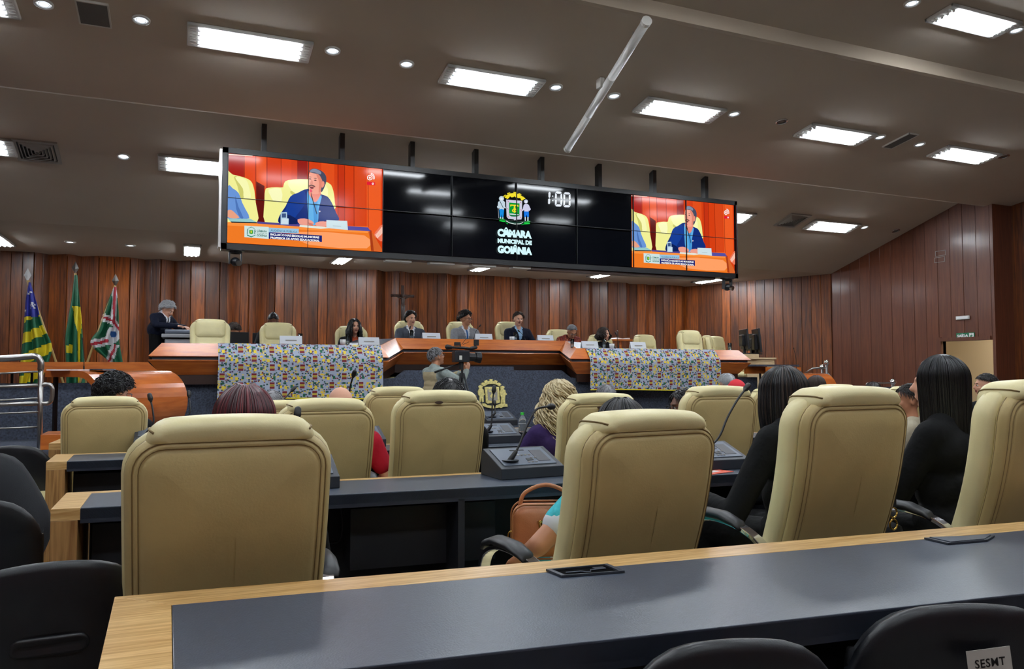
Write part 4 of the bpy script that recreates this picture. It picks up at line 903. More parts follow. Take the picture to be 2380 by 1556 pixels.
# ---- steel posts right
def steelpost(px, py, y, lb, zf=-.3):
    p = aty(px, py, y); t = thing('handrail_post', lb, 'post', (p[0], y, zf)); h = p[2]-zf
    b = MB(); b.cyl((0, 0, 0), (0, 0, h-.05), .022, n=12); b.lathe([(.05, 0), (.05, .01), (.02, .02)], 16); b.build('post', 'steel', t, smooth=True)
    b = MB(); b.ell((0, 0, h-.04), (.045, .045, .045)); b.build('ball_finial', 'chrome', t, smooth=True)
    return t, h
t, h = steelpost(1921, 838, 9.6, 'tall chrome ball topped post at the right end of the stage'); b = MB(); b.tube([(0, 0, h-.12), (-.2, .1, h-.13), (-.28, .2, h-.22)], .014, 8); b.tube([(0, 0, h-.2), (.1, 0, h-.28), (.12, -.1, h-.7)], .014, 8); b.build('rail', 'steel', t, smooth=True)
steelpost(1911, 848, 9.7, 'short chrome ball topped post beside the tall one')
t, h = steelpost(2075, 882, 8.2, 'chrome ball topped post in front of the brown side wall'); b = MB(); b.tube([(0, 0, h-.05), (-.4, .1, h-.06)], .012, 8); b.tube([(-.4, .1, h-.06), (-.42, .1, h-.6)], .012, 8); b.build('rail', 'steel', t, smooth=True)
# ---- stage front emblem (city crest in pale metal)
def emb(cx, cy): 
    t = thing('wall_crest', 'pale gold coat of arms with two figures on the dark stage front', 'emblem', (0, 0, 0)); ye = 10.35
    k = 1/7.78
    F = lambda q: aty(960+q[0]*k, 770+q[1]*k, ye)
    lay = [0]
    def P_(nm, pts, m='brass', th=.02, sm=0, base=0.0):
        if sm: pts = smooth_poly(pts, sm)
        W = [F(q) for q in pts]; b = MB(); b.prism([(q[0], q[2]) for q in W], 'y', ye-base-th, ye-base); return b.build(nm, m, t, bevel=.0015)
    P_('shield', [(1285, 1010), (1540, 1010), (1545, 1100), (1560, 1290), (1500, 1310), (1420, 1300), (1340, 1312), (1310, 1290), (1300, 1150)], th=.03)
    P_('shield_field', [(1330, 1055), (1505, 1052), (1515, 1250), (1420, 1262), (1340, 1250)], 'grille_light', .006, base=.03)
    P_('shield_charge', [(1350, 1075), (1490, 1075), (1490, 1095), (1440, 1100), (1445, 1140), (1470, 1170), (1440, 1210), (1420, 1230), (1395, 1205), (1370, 1170), (1400, 1140), (1400, 1100), (1350, 1095)], 'brass', .006, base=.036)
    P_('crown', [(1240, 975), (1290, 925), (1350, 905), (1420, 898), (1480, 915), (1540, 950), (1570, 990), (1545, 1000), (1500, 970), (1460, 962), (1400, 955), (1340, 962), (1300, 985), (1265, 1000)], th=.03)
    for x, y, r in [(1245, 950, -35), (1308, 905, -20), (1400, 885, 0), (1490, 905, 20), (1560, 955, 38)]:
        c_, s_ = math.cos(math.radians(r)), math.sin(math.radians(r)); R_ = lambda u, v: (x+u*c_-v*s_, y+u*s_+v*c_)
        P_('crown_turret', [R_(-22, 18), R_(-30, -12), R_(-18, -12), R_(-16, -4), R_(-6, -4), R_(-6, -14), R_(6, -14), R_(6, -4), R_(16, -4), R_(18, -12), R_(30, -12), R_(22, 18)], th=.025)
    P_('figure', [(1175, 1010), (1185, 990), (1210, 978), (1250, 990), (1256, 1005), (1235, 1030), (1265, 1060), (1270, 1120), (1290, 1150), (1265, 1160), (1262, 1200), (1268, 1280), (1240, 1290), (1225, 1210), (1210, 1290), (1188, 1288), (1195, 1180), (1170, 1150), (1165, 1090), (1190, 1040)], th=.03)
    P_('figure', [(1565, 1020), (1575, 1000), (1610, 990), (1640, 1005), (1640, 1030), (1620, 1045), (1655, 1070), (1665, 1110), (1688, 1145), (1655, 1165), (1650, 1240), (1655, 1320), (1620, 1325), (1610, 1240), (1600, 1320), (1578, 1318), (1585, 1200), (1560, 1150), (1556, 1110), (1575, 1060)], th=.03)
    P_('scroll', [(1235, 1310), (1290, 1308), (1330, 1338), (1420, 1352), (1510, 1340), (1585, 1310), (1690, 1318), (1700, 1365), (1620, 1370), (1570, 1395), (1560, 1380), (1430, 1402), (1300, 1378), (1250, 1350), (1240, 1340)], th=.03)
emb(0, 0)
# ---- signs on the right wall
ye0 = atx(2224, 780, 11.99); ye1 = atx(2266, 780, 11.99)
t = thing('exit_sign', 'green SAÍDA exit sign with running figure above the doorway', 'sign', (11.985, 0, 0))
zt, zb = atx(2245, 774, 11.985)[2], atx(2245, 791, 11.985)[2]; ya, yb2 = ye0[1], ye1[1]
b = MB(); b.box(-.01, 0, yb2, ya, zb, zt); b.build('panel', 'sign_green', t)
TW = Matrix.Translation((-.013, ya-.02, zb+(zt-zb)*.42)) @ Matrix.Rotation(-PI/2, 4, 'Z') @ Matrix.Rotation(PI/2, 4, 'X')
text('SAÍDA', (zt-zb)*.5, 'white', t, TW, off=.003, fit=(ya-yb2)*.62)
w0 = (ya-yb2); TQ = lambda u, v: (-.0125, ya-w0*u, zb+(zt-zb)*v)
b = MB(); b.add([TQ(.72, .08), TQ(.97, .08), TQ(.97, .92), TQ(.72, .92)], [(0, 1, 2, 3)]); b.add([(-.013,)+TQ(.25, .3)[1:], (-.013,)+TQ(.5, .3)[1:], (-.013,)+TQ(.375, .1)[1:]], [(0, 1, 2)]); b.build('white_field', 'white', t)
b = MB(); U = lambda u, v: (-.0145,)+TQ(u, v)[1:]
for q in [[(.84, .78), (.88, .84), (.92, .78), (.88, .72)], [(.80, .62), (.88, .7), (.9, .6), (.85, .4), (.79, .45)], [(.85, .42), (.9, .36), (.88, .14), (.85, .14), (.86, .32), (.8, .4)], [(.80, .45), (.84, .4), (.79, .28), (.74, .24), (.73, .29), (.77, .33)], [(.88, .66), (.95, .56), (.94, .52), (.87, .58)], [(.8, .62), (.75, .5), (.77, .48), (.82, .56)]]:
    b.add([U(*p) for p in q], [tuple(range(len(q)))])
b.build('running_figure', 'sign_green', t)
p = atx(2239, 739, 11.99); t = thing('emergency_lamp', 'small white emergency lamp on the brown wall above the exit sign', 'lamp', p)
b = MB(); b.box(-.03, 0, -.12, .12, -.03, .03); b.build('housing', 'white_enamel', t, bevel=.008); b = MB(); b.box(-.034, -.03, -.1, .1, -.018, .018); b.build('lens', 'white', t)
for px, py, lb in [(2186, 589, 'upper of two small outlined marks high on the brown wall'), (2184, 604, 'lower of two small outlined marks high on the brown wall')]:
    p = atx(px, py, 11.99); t = thing('tape_outline', lb, 'outline', p); b = MB(); a_, c_ = .1, .045
    b.box(-.004, 0, -a_, a_, c_-.006, c_); b.box(-.004, 0, -a_, a_, -c_, -c_+.006); b.box(-.004, 0, -a_, -a_+.006, -c_, c_); b.box(-.004, 0, a_-.006, a_, -c_, c_); b.build('outline', 'grille_light', t)
p = aty(2252, 890, 8.7); b = MB(); b.box(0, .006, -.1, .1, -.14, .14); o = b.build('paper_notice', 'paper'); o.location = (14.19, 9.7, 1.05); tag(o, 'white paper notice on the cream corridor wall seen through the doorway', 'paper')
# ================================================================ LEATHER CHAIRS
def rrect(w, h, R, ns=10, nc=6):
    R = max(.001, min(R, w/2-.0005, h/2-.0005)); P = []
    cs = [(w/2-R, h/2-R, 0), (-w/2+R, h/2-R, 90), (-w/2+R, -h/2+R, 180), (w/2-R, -h/2+R, 270)]
    for k, (cx, cy, a0) in enumerate(cs):
        for i in range(nc+1): a = math.radians(a0+90*i/nc); P.append((cx+R*math.cos(a), cy+R*math.sin(a)))
        nx = cs[(k+1) % 4]; e = P[-1]; a = math.radians(nx[2]); f = (nx[0]+R*math.cos(a), nx[1]+R*math.sin(a))
        for i in range(1, ns): P.append((e[0]+(f[0]-e[0])*i/ns, e[1]+(f[1]-e[1])*i/ns))
    return P
def cushion(w, h, R, prof, zc=0, yc=0, xc=0, warp=None):
    """prof: (inset, y) from the rear centre over the edge to the front centre"""
    b = MB(); rings = []
    for d, y in prof:
        rings.append([(xc+p[0], yc+y, zc+p[1]) for p in rrect(w-2*d, h-2*d, R-d)])
    b.loft(rings)
    if warp: b.v = [warp(*p) for p in b.v]
    return b
T_ = 1.15
def bendy(x, y, z):
    t = (z-.45)/.7
    return (x*(1-.055*(1-min(1, max(0, t)))), y-.17*t-.035*math.sin(PI*min(1, max(0, t))), z)
def puff(half, w, base, n=7, flat=.0):
    out = []
    for i in range(n+1):
        a = PI/2*i/n; out.append((base*(1-math.cos(a))+0 if False else base*(1-math.sin(a)), 0))
    return out
def chair_back(t):
    # rear shell with a double stitched border
    ins = [.24, .20, .15, .10, .07, .050, .040, .035, .030, .024, .0205, .017, .010, .005, .001, 0, .002, .01]
    ys = [-.056, -.056, -.055, -.053, -.050, -.046, -.043, -.0385, -.041, -.0395, -.0345, -.036, -.029, -.022, -.014, -.006, 0, .006]
    b = cushion(.50, .66, .095, list(zip(ins, ys)), .775, 0, warp=bendy); b.build('back_shell', 'cream_shaded', t, smooth=True)
    # piping along the shell edge
    for off, yy, nm in ((.006, -.004, 'piping'), (.0215, -.0355, 'stitch_line'), (.035, -.0395, 'stitch_line')):
        P = [bendy(p[0], yy, .775+p[1]) for p in rrect(.50-2*off+.006, .66-2*off+.006, .095-off)]
        b = MB(); r = .003 if nm == 'piping' else .0016; Pp = [Vector(p) for p in P]; n = len(Pp); rings = []
        for i in range(n):
            d = (Pp[(i+1) % n]-Pp[i-1]).normalized(); a = d.cross(Vector((0, 1, 0))).normalized(); c_ = d.cross(a)
            rings.append([Pp[i]+(a*math.cos(k*PI/3)+c_*math.sin(k*PI/3))*r for k in range(6)])
        rings.append(rings[0]); b.loft(rings, cap=False); b.build(nm, 'cream_seam', t, smooth=True)
    # front cushion: side bolsters and ribbed middle
    prof = [(.03, .004), (.006, .012), (0, .03), (0, .055), (.008, .08), (.022, .094), (.045, .098), (.06, .094), (.068, .082), (.075, .094), (.12, .1), (.18, .102), (.24, .102)]
    b = cushion(.515, .675, .11, prof, .785, 0, warp=bendy); b.build('front_cushion', 'cream', t, smooth=True)
    for k in range(5):
        z = .56+k*.062; wv = .30-.004*k
        b = cushion(wv, .058, .02, [(.02, 0), (.008, .006), (0, .0), (0, .006), (.006, .016), (.016, .022), (.027, .024)], z, .088, warp=bendy); b.build('rib', 'cream', t, smooth=True)
    prof = [(.10, -.082), (.06, -.082), (.03, -.078), (.012, -.066), (.002, -.045), (0, -.02), (0, .02), (.002, .045), (.012, .066), (.03, .08), (.06, .088), (.10, .09)]
    def wp(x, y, z):
        q = (z-1.02)/.13; k = min(1, max(0, (z-1.075)/.03)); y2 = y if y > .0 else y*(.25+.95*k)
        return bendy(x*(1+.04*q), y2, z-.012*(x/.2)**2*(1 if z > 1 else 0))
    b = cushion(.40, .26, .06, prof, 1.022, .036, warp=wp); b.build('headrest', 'cream', t, smooth=True)
    for s in (-1, 1):
        b = MB(); P = []
        for d, y in prof:
            R_ = max(.06-d, .004); an = math.radians(38); P.append(wp(s*(.2-d-R_+(R_+.001)*math.cos(an)), y+.036, 1.022+.13-d-R_+(R_+.001)*math.sin(an)))
        P = [p for p in P if p[2] > 1.09 or p[1] > -.02][1:]
        b.tube(P, .003, 6); b.build('piping', 'cream_seam', t, smooth=True)
def make_chair(label, group):
    t = thing('executive_chair', label, 'chair', (0, 0, 0), 0, group)
    chair_back(t)
    b = cushion(.52, .50, .09, [(.2, -.05), (.1, -.05), (.03, -.045), (.004, -.025), (0, 0), (.004, .03), (.02, .045), (.06, .052), (.12, .05), (.22, .05)], 0, 0)
    b.v = [(x*.96, .30+z, .41+y) for x, y, z in b.v]; b.build('seat', 'cream', t, smooth=True)
    for s in (-1, 1):
        P = [(s*.25, -.03, .58), (s*.275, .02, .635), (s*.29, .10, .665), (s*.295, .22, .665), (s*.295, .31, .62), (s*.29, .34, .54), (s*.275, .31, .46), (s*.24, .24, .42)]
        S = spline(P, 5); rings = []
        for i, p in enumerate(S):
            p = Vector(p); d = (Vector(S[min(i+1, len(S)-1)])-Vector(S[max(i-1, 0)])).normalized(); a = Vector((1, 0, 0)); c_ = d.cross(a).normalized()
            rings.append([p+a*.02*u+c_*.009*v for u, v in ((-1, -1), (1, -1), (1, 1), (-1, 1))])
        b = MB(); b.loft(rings); ar = b.build('armrest', 'chrome', t, bevel=.004)
        b = MB(); rings = []
        for y, z, ww, hh in [(.05, .652, .02, .008), (.07, .668, .03, .014), (.14, .684, .034, .018), (.24, .684, .034, .018), (.30, .664, .03, .015), (.325, .64, .02, .008)]:
            rings.append([(s*.294+ww*math.cos(k*PI/6), y, z+hh*math.sin(k*PI/6)) for k in range(12)])
        b.loft(rings); b.build('arm_pad', 'black_pad', ar, smooth=True)
    b = MB(); b.cyl((0, .28, .1), (0, .28, .42), .03, n=12); b.cyl((0, .28, .08), (0, .28, .22), .045, n=12); b.build('column', 'chrome', t, smooth=True)
    for k in range(5):
        a = 2*PI*k/5; c_, s_ = math.cos(a), math.sin(a); b = MB(); b.tube([(.02*c_, .28+.02*s_, .12), (.28*c_, .28+.28*s_, .08)], [.026, .016], 8); lg = b.build('base_leg', 'chrome', t, smooth=True)
        b = MB(); b.cyl((.28*c_-.018*s_, .28+.28*s_+.018*c_, .03), (.28*c_+.018*s_, .28+.28*s_-.018*c_, .03), .03, n=12); b.build('caster', 'rubber', lg)
    return t
HG = 'cream leather chairs of the hall seats'; DG = 'cream leather chairs on the dais'
chair0 = make_chair('large cream leather chair, nearest one, at the left of the front desk', HG); used = [0]
def place(px, py, yback, zf, label, group, rz=0, ws=1.0, dz=0):
    """px,py: middle of the head rest top in the photograph"""
    p = aty(px, py, yback); s = (p[2]-zf)/1.153
    off = Vector((0, .14, 0)); off.rotate(Matrix.Rotation(rz, 3, 'Z'))
    loc = (p[0]+off.x, p[1]+off.y, zf)
    if not used[0]: used[0] = 1; chair0.location = loc; chair0.rotation_euler = (0, 0, rz); chair0.scale = (ws, ws, s); chair0['label'] = label; return chair0
    return dup(chair0, loc, rz, label, group, (ws, ws, s))
place(541, 962, 2.12, 0, 'largest cream leather chair back, at the left end of the near desk', HG, rz=.02)
place(1494, 951, 2.14, 0, 'cream leather chair with orange bag and turquoise sleeve beside its left side', HG, rz=.12, ws=1.07)
place(1963, 896, 2.1, 0, 'cream leather chair in front of the woman with dark hair and black blazer', HG, rz=.06, ws=1.06)
place(2392, 882, 1.93, 0, 'cream leather chair cut by the right edge behind the near desk', HG, rz=.08, ws=1.05)
place(760, 925, 3.98, 0, 'cream leather chair before the bald man in the red shirt', HG, rz=.06, ws=.98)
place(1022, 906, 3.93, 0, 'cream leather chair with a small dark oval badge, in the centre of the hall', HG, rz=.04)
place(1395, 913, 3.95, 0, 'cream leather chair behind the woman with long blonde curls', HG, rz=-.06)
place(1670, 896, 3.85, 0, 'cream leather chair left of the leaning gooseneck microphone, under the red cap', HG, rz=-.05)
place(246, 921, 5.62, 0, 'cream leather chair behind the curly haired man at the far left', HG, rz=.1, ws=.98)
place(925, 898, 5.6, 0, 'cream leather chair half hidden behind the centre chair with the badge', HG, rz=0)
place(1800, 902, 5.45, 0, 'cream leather chair between the red cap and the dark haired woman in black', HG, rz=-.1)
place(2118, 897, 5.1, 0, 'small cream leather chair top left of the woman with straight black hair', HG, rz=-.1)
place(1944, 893, 6.0, 0, 'tiny cream chair top peeking above the chair of the dark haired woman', HG, rz=-.1)
place(655, 930, 5.5, 0, 'cream chair corner visible between the red haired head and the bald man', HG, rz=0)
for px, py, y, zf, lb, rz in [(489, 742, 11.1, .78, 'empty dais chair at the left end beside the copier', PI), (646, 750, 11.5, .78, 'empty dais chair in front of the person with the hair bun', PI), (816, 758, 12.1, .78, 'dais chair of the woman with long black hair', PI), (950, 746, 12.6, .92, 'dais chair of the man in the dark grey suit', PI+.05), (1068, 748, 12.6, .92, 'dais chair of the man in the light grey suit', PI+.12), (1180, 748, 12.5, .92, 'dais chair of the man in the navy blazer', PI+.1), (1297, 766, 12.3, .92, 'dais chair of the woman in the rust patterned blouse', PI+.1), (1393, 778, 12.0, .78, 'dais chair of the woman with dark curly hair', PI+.15), (1496, 778, 12.1, .78, 'low empty dais chair right of the dark curly haired woman', PI+.2), (1600, 768, 11.2, .78, 'tall empty dais chair near the right end of the dais', PI+.05), (1642, 780, 11.75, .78, 'turned empty dais chair half hidden behind the tall one', PI+.9), (1662, 782, 12.6, .78, 'rightmost empty dais chair, behind the turned one', PI+.35), (905, 790, 11.75, .78, 'chair at the join of left wing and middle desk, mostly hidden', PI)]:
    place(px, py, y+ (.1 if zf else 0), zf, lb, DG, rz=rz, ws=1.0)
# ================================================================ DESK ROWS
def rowdesk(name, C4, label, strip, thick=.04, wood_left=.1, dark_front=True, panels=()):
    """C4: far-left, far-right, near-right, near-left corners (x,y) at z .75"""
    FL, FR, NR, NL = [Vector(c) for c in C4]; t = thing(name, label, 'desk', (FL.x, FL.y, 0)); O = Vector((FL.x, FL.y))
    def lo(p): return (p.x-O.x, p.y-O.y)
    dF = (FR-FL).normalized(); dL = (NL-FL).normalized(); dN = (NR-NL).normalized()
    iFL = FL+dF*wood_left+dL*strip; iNL = NL+dN*wood_left; iFR = FR+dL*strip
    def top(nm, pts, m, z0, z1, bev=.0015): b = MB(); b.prism([lo(p) for p in pts], 'z', z0, z1); return b.build(nm, m, t, bevel=bev)
    top('wood_border', [FL, FR, iFR, iFL], 'oak', .75-thick, .75)
    top('wood_end_border', [FL, iFL, iNL, NL], 'oak_side', .75-thick, .75)
    top('inlay', [iFL+dF*.001, iFR, NR, iNL+dN*.001], 'laminate', .75-thick+.001, .7495, .002)
    top('front_edge', [iNL, NR, NR+Vector((0, .02)), iNL+Vector((0, .02))], 'laminate_edge', .75-thick-.012, .746, .001)
    # end panel, modesty panel, inner supports
    top('end_panel', [FL, FL+dF*wood_left*.92, NL+dN*wood_left*.92, NL], 'oak_end', 0, .75-thick)
    top('modesty_panel', [iFL-dL*(strip*.4), FR-dL*-(strip*.6), FR+dL*(strip*.6+.02), iFL+dL*0+dL*.02-dL*(strip*.4)], 'black_panel', .08, .75-thick)
    L = (NR-NL).length; n = max(1, int(L/1.3))
    for k in range(1, n+1):
        p = NL+dN*(L*k/n-.04); q = FL+dF*(L*k/n-.04)
        top('support_panel', [p, p+dN*.03, q+dF*.03+dL*strip, q+dL*strip], 'black_panel', 0, .75-thick)
    for a, c in panels:
        p = NL+dN*a+dL*-.16; q = NL+dN*c+dL*-.16; top('storage_shelf', [p, q, q+Vector((0, .16)), p+Vector((0, .16))], 'black_panel', .40, .66)
    return t
rowdesk('desk', [(-.13, 1.945), (4.6, 1.56), (4.6, .88), (-.12, 1.37)], 'near desk with oak border and dark inlaid top across the foreground', .105, .045, .115)
rowdesk('desk', [(-.43, 3.66), (5.8, 3.42), (5.8, 2.85), (-.43, 3.245)], 'second desk row with the open microphone console and oak left end', .05, .045, .095, panels=((1.1, 1.75), (.12, .5)))
rowdesk('desk', [(-.69, 5.35), (7.2, 4.9), (7.2, 4.48), (-.68, 4.92)], 'third desk row, oak corner showing left of the largest chair', .05, .045, .1, panels=((.12, .62),))
rowdesk('desk', [(-.82, 6.6), (8.2, 5.75), (8.2, 5.35), (-.84, 6.17)], 'fourth and farthest desk row, its oak end below the orange block', .05, .045, .1)
def cablebox(corners, lb, open_):
    P = [Vector(atz(x, y, .7505)) for x, y in corners]; O = P[0]; t = thing('cable_box', lb, 'cable box', O); Q = [p-O for p in P]; c_ = sum(Q, Vector())/4
    ins = [q+(c_-q)*.14 for q in Q]; b = MB()
    if open_:
        for i in range(4):
            j = (i+1) % 4; b.add([Q[i], Q[j], ins[j], ins[i], Q[i]+Vector((0, 0, .005)), Q[j]+Vector((0, 0, .005)), ins[j]+Vector((0, 0, .005)), ins[i]+Vector((0, 0, .005))], [(0, 1, 2, 3), (4, 5, 6, 7), (0, 1, 5, 4), (2, 3, 7, 6)])
        b.build('rim', 'charcoal', t); b = MB(); b.loft([[q+Vector((0, 0, .0012)) for q in ins], [q+Vector((0, 0, .0004)) for q in ins]]); b.build('opening_shade', 'well_shade', t)  # flat black sheet paints the darkness inside the box, no real depth
        f = lambda u, v: ins[3]*(1-u)*(1-v)+ins[2]*u*(1-v)+ins[1]*u*v+ins[0]*(1-u)*v
        b = MB(); Z = Vector((0, 0, .003)); b.tube([f(.12, .42)+Z, f(.4, .42)+Z, f(.46, .26)+Z, f(.54, .26)+Z, f(.6, .5)+Z, f(.9, .55)+Z], .0015, 6); b.build('flap_edge', 'console_plate', t)
        b = MB(); b.loft([[f(.72, .62)+Z*.5, f(.92, .62)+Z*.5, f(.92, .85)+Z*.5, f(.72, .85)+Z*.5], [f(.72, .62)+Z, f(.92, .62)+Z, f(.92, .85)+Z, f(.72, .85)+Z]]); b.build('socket', 'charcoal', t)
    else:
        b.loft([Q, [q+Vector((0, 0, .005)) for q in Q]]); b.build('rim', 'charcoal', t); b = MB(); b.loft([[q+Vector((0, 0, .005)) for q in ins], [q+Vector((0, 0, .0075)) for q in ins]]); b.build('lid', 'laminate', t)
cablebox([(1269, 1328), (1412, 1315), (1452, 1332), (1305, 1343)], 'open cable box with dark well in the near desk top', True)
cablebox([(2148, 1254), (2312, 1249), (2295, 1259), (2204, 1267)], 'closed cable box lid in the near desk top at right', False)
# ================================================================ MICROPHONE CONSOLES
def console(px, py, wpx_center_dx, label, mic=None, rz=0, w=.33, base_y=None, z=.75):
    """px,py: middle of the lower front edge; mic: photo pixels of the neck path above the socket"""
    p = atz(px, py, z); t = thing('microphone_console', label, 'microphone', p, rz, 'microphone consoles on the desks'); D, h0, h1 = .21, .05, .125
    b = MB(); b.prism([(0, 0), (0, h0), (D, h1), (D+.02, h1-.03), (D+.02, 0)], 'x', -w/2, w/2); b.build('housing', 'console_dark', t, bevel=.003)
    dz = (h1-h0)/D; Z = lambda y, e=0: h0+dz*y+e
    def pl(x0, x1, y0, y1, e0, e1): 
        m = MB(); m.add([(x0, y0, Z(y0, e0)), (x1, y0, Z(y0, e0)), (x1, y1, Z(y1, e0)), (x0, y1, Z(y1, e0)), (x0, y0, Z(y0, e1)), (x1, y0, Z(y0, e1)), (x1, y1, Z(y1, e1)), (x0, y1, Z(y1, e1))], [(0, 3, 2, 1), (4, 5, 6, 7), (0, 1, 5, 4), (1, 2, 6, 5), (2, 3, 7, 6), (3, 0, 4, 7)]); return m
    pl(-w*.42, w*.42, .025, D-.02, .0005, .004).build('control_plate', 'console_plate', t, bevel=.001)
    pl(w*.17, w*.36, .05, D-.05, .004, .0055).build('speaker_grille', 'grille', t)
    pl(-w*.13, w*.1, D-.048, D-.04, .004, .0055).build('card_slot', 'mic_black', t)
    pl(-.0, w*.1, .06, .08, .004, .006).build('display', 'mic_black', t)
    for k in range(5):
        x = -w*.13+k*w*.06; m = MB(); m.lathe([(.006, 0), (.006, .004), (.001, .005)], 10, T=Matrix.Translation((x, .115, Z(.115, .003)))); m.build('button', 'off_white' if k % 2 else 'grille_light', t)
    for k in range(5):
        x = 0+(k % 3)*w*.06; y = .045 if k < 3 else .085; m = MB(); m.lathe([(.006, 0), (.006, .004), (.001, .005)], 10, T=Matrix.Translation((x+(.1*w if k > 2 else 0), y, Z(y, .003)))); m.build('button', 'grille_light', t)
    sx, sy = -w*.26, .075; m = MB(); m.lathe([(.042, 0), (.042, .003), (.001, .004)], 24, T=Matrix.Translation((sx, sy, Z(sy, .002)))); m.build('microphone_base', 'console_dark', t)
    S = Vector((sx, sy, Z(sy)))
    if mic:
        Sw = Vector(p)+S; P = [S]
        for i, q in enumerate(mic): 
            W = Vector(aty(q[0], q[1], Sw.y+.02*i)); P.append(W-Vector(p))
    else: P = [S, S+Vector((0, .02, .15)), S+Vector((.01, .05, .3)), S+Vector((.02, .0, .38))]
    sp = [Vector(q) for q in spline([tuple(q) for q in P], 6)]
    m = MB(); m.tube(sp, .0056, 8); gn = m.build('gooseneck', 'mic_black', t, smooth=True)
    d0 = (sp[1]-sp[0]).normalized(); m = MB(); m.caps(S, .014, S+d0*.05, .010); m.build('mic_socket', 'mic_black', gn, smooth=True)
    d = (sp[-1]-sp[-2]).normalized(); m = MB(); m.caps(sp[-1], .008, sp[-1]+d*.015, .015); m.caps(sp[-1]+d*.02, .0165, sp[-1]+d*.045, .015); m.build('mic_head', 'mic_black', gn, smooth=True)
    return t
console(1240, 1112, 0, 'grey console with bent gooseneck microphone left of the turquoise sleeve', [(1206, 1040), (1228, 990), (1248, 955), (1268, 947), (1280, 946)], rz=.06)
console(1682, 1093, 0, 'grey console with leaning gooseneck microphone before the woman in black', [(1668, 1020), (1690, 970), (1712, 930), (1728, 908)], rz=-.02)
console(1166, 1031, 0, 'grey console with upright microphone in front of the gold crest', [(1142, 985), (1144, 945), (1147, 915)], w=.3)
console(1168, 990, 0, 'farther grey console just behind the one before the gold crest', [(1150, 960), (1150, 945)], w=.3)
console(706, 1140, 0, 'console whose right end shows beside the largest chair', [(690, 1040), (688, 1000), (690, 975)], w=.3)
console(845, 1041, 0, 'console between the red sleeve and the half hidden chair', None, w=.3)
console(362, 1045, 0, 'console with thin microphone right of the far left chair', [(356, 985), (355, 955), (351, 934)], w=.26)
console(448, 1016, 0, 'console with short microphone standing between the left chairs', [(441, 960), (441, 940), (440, 925)], w=.26)
console(640, 1010, 0, 'console with microphone leaning right near the patterned cloth', [(655, 935), (666, 922), (676, 911)], w=.26)
console(2030, 976, 0, 'console with dark microphone between the two women in black', [(2085, 1000), (2100, 965), (2122, 925)], w=.3)
# bottle
p = atz(1214, 1005, .75); t = thing('water_bottle', 'clear water bottle with green cap beside the blonde woman', 'bottle', p)
b = MB(); b.lathe([(.001, 0), (.028, 0), (.031, .01), (.03, .03), (.0315, .035), (.03, .045), (.0315, .055), (.03, .065), (.0315, .075), (.03, .085), (.031, .1), (.018, .128), (.013, .134), (.013, .142)], 20); b.build('bottle_body', 'water_bottle', t, smooth=True)
b = MB(); b.cyl((0, 0, .14), (0, 0, .16), .015, n=16); b.build('cap', 'green_cap', t)
b = MB(); b.tube([(.031*math.cos(k*PI/12), .031*math.sin(k*PI/12), .07) for k in range(25)], .001, 4); b.build('label_ring', 'white', t)
p = atz(1672, 1101, .752); b = MB(); b.box(-.1, .1, -.06, .06, 0, .002, Matrix.Rotation(.3, 4, 'Z')); o = b.build('leaflet', 'red_print'); o.location = (p[0], p[1]+.06, .751); tag(o, 'red and white printed leaflet on the desk before the woman in black', 'leaflet')
b = MB(); b.box(-.07, .05, -.02, .02, .002, .0026, Matrix.Rotation(.3, 4, 'Z')); b.build('print', 'white', o)
# cable hanging under desk 2
b = MB(); P = [atz(775, 1165, .7), atz(790, 1200, .62), atz(795, 1235, .55), atz(788, 1262, .5), atz(765, 1265, .5)]
P = [(aty(x, y, 3.5)) for x, y in [(782, 1150), (794, 1190), (797, 1230), (788, 1258), (765, 1262), (752, 1256)]]
o = b.tube(spline(P, 6), .006, 8).build('cable', 'console_dark', None, smooth=True); tag(o, 'dark cable looping under the second desk right of the largest chair', 'cable')
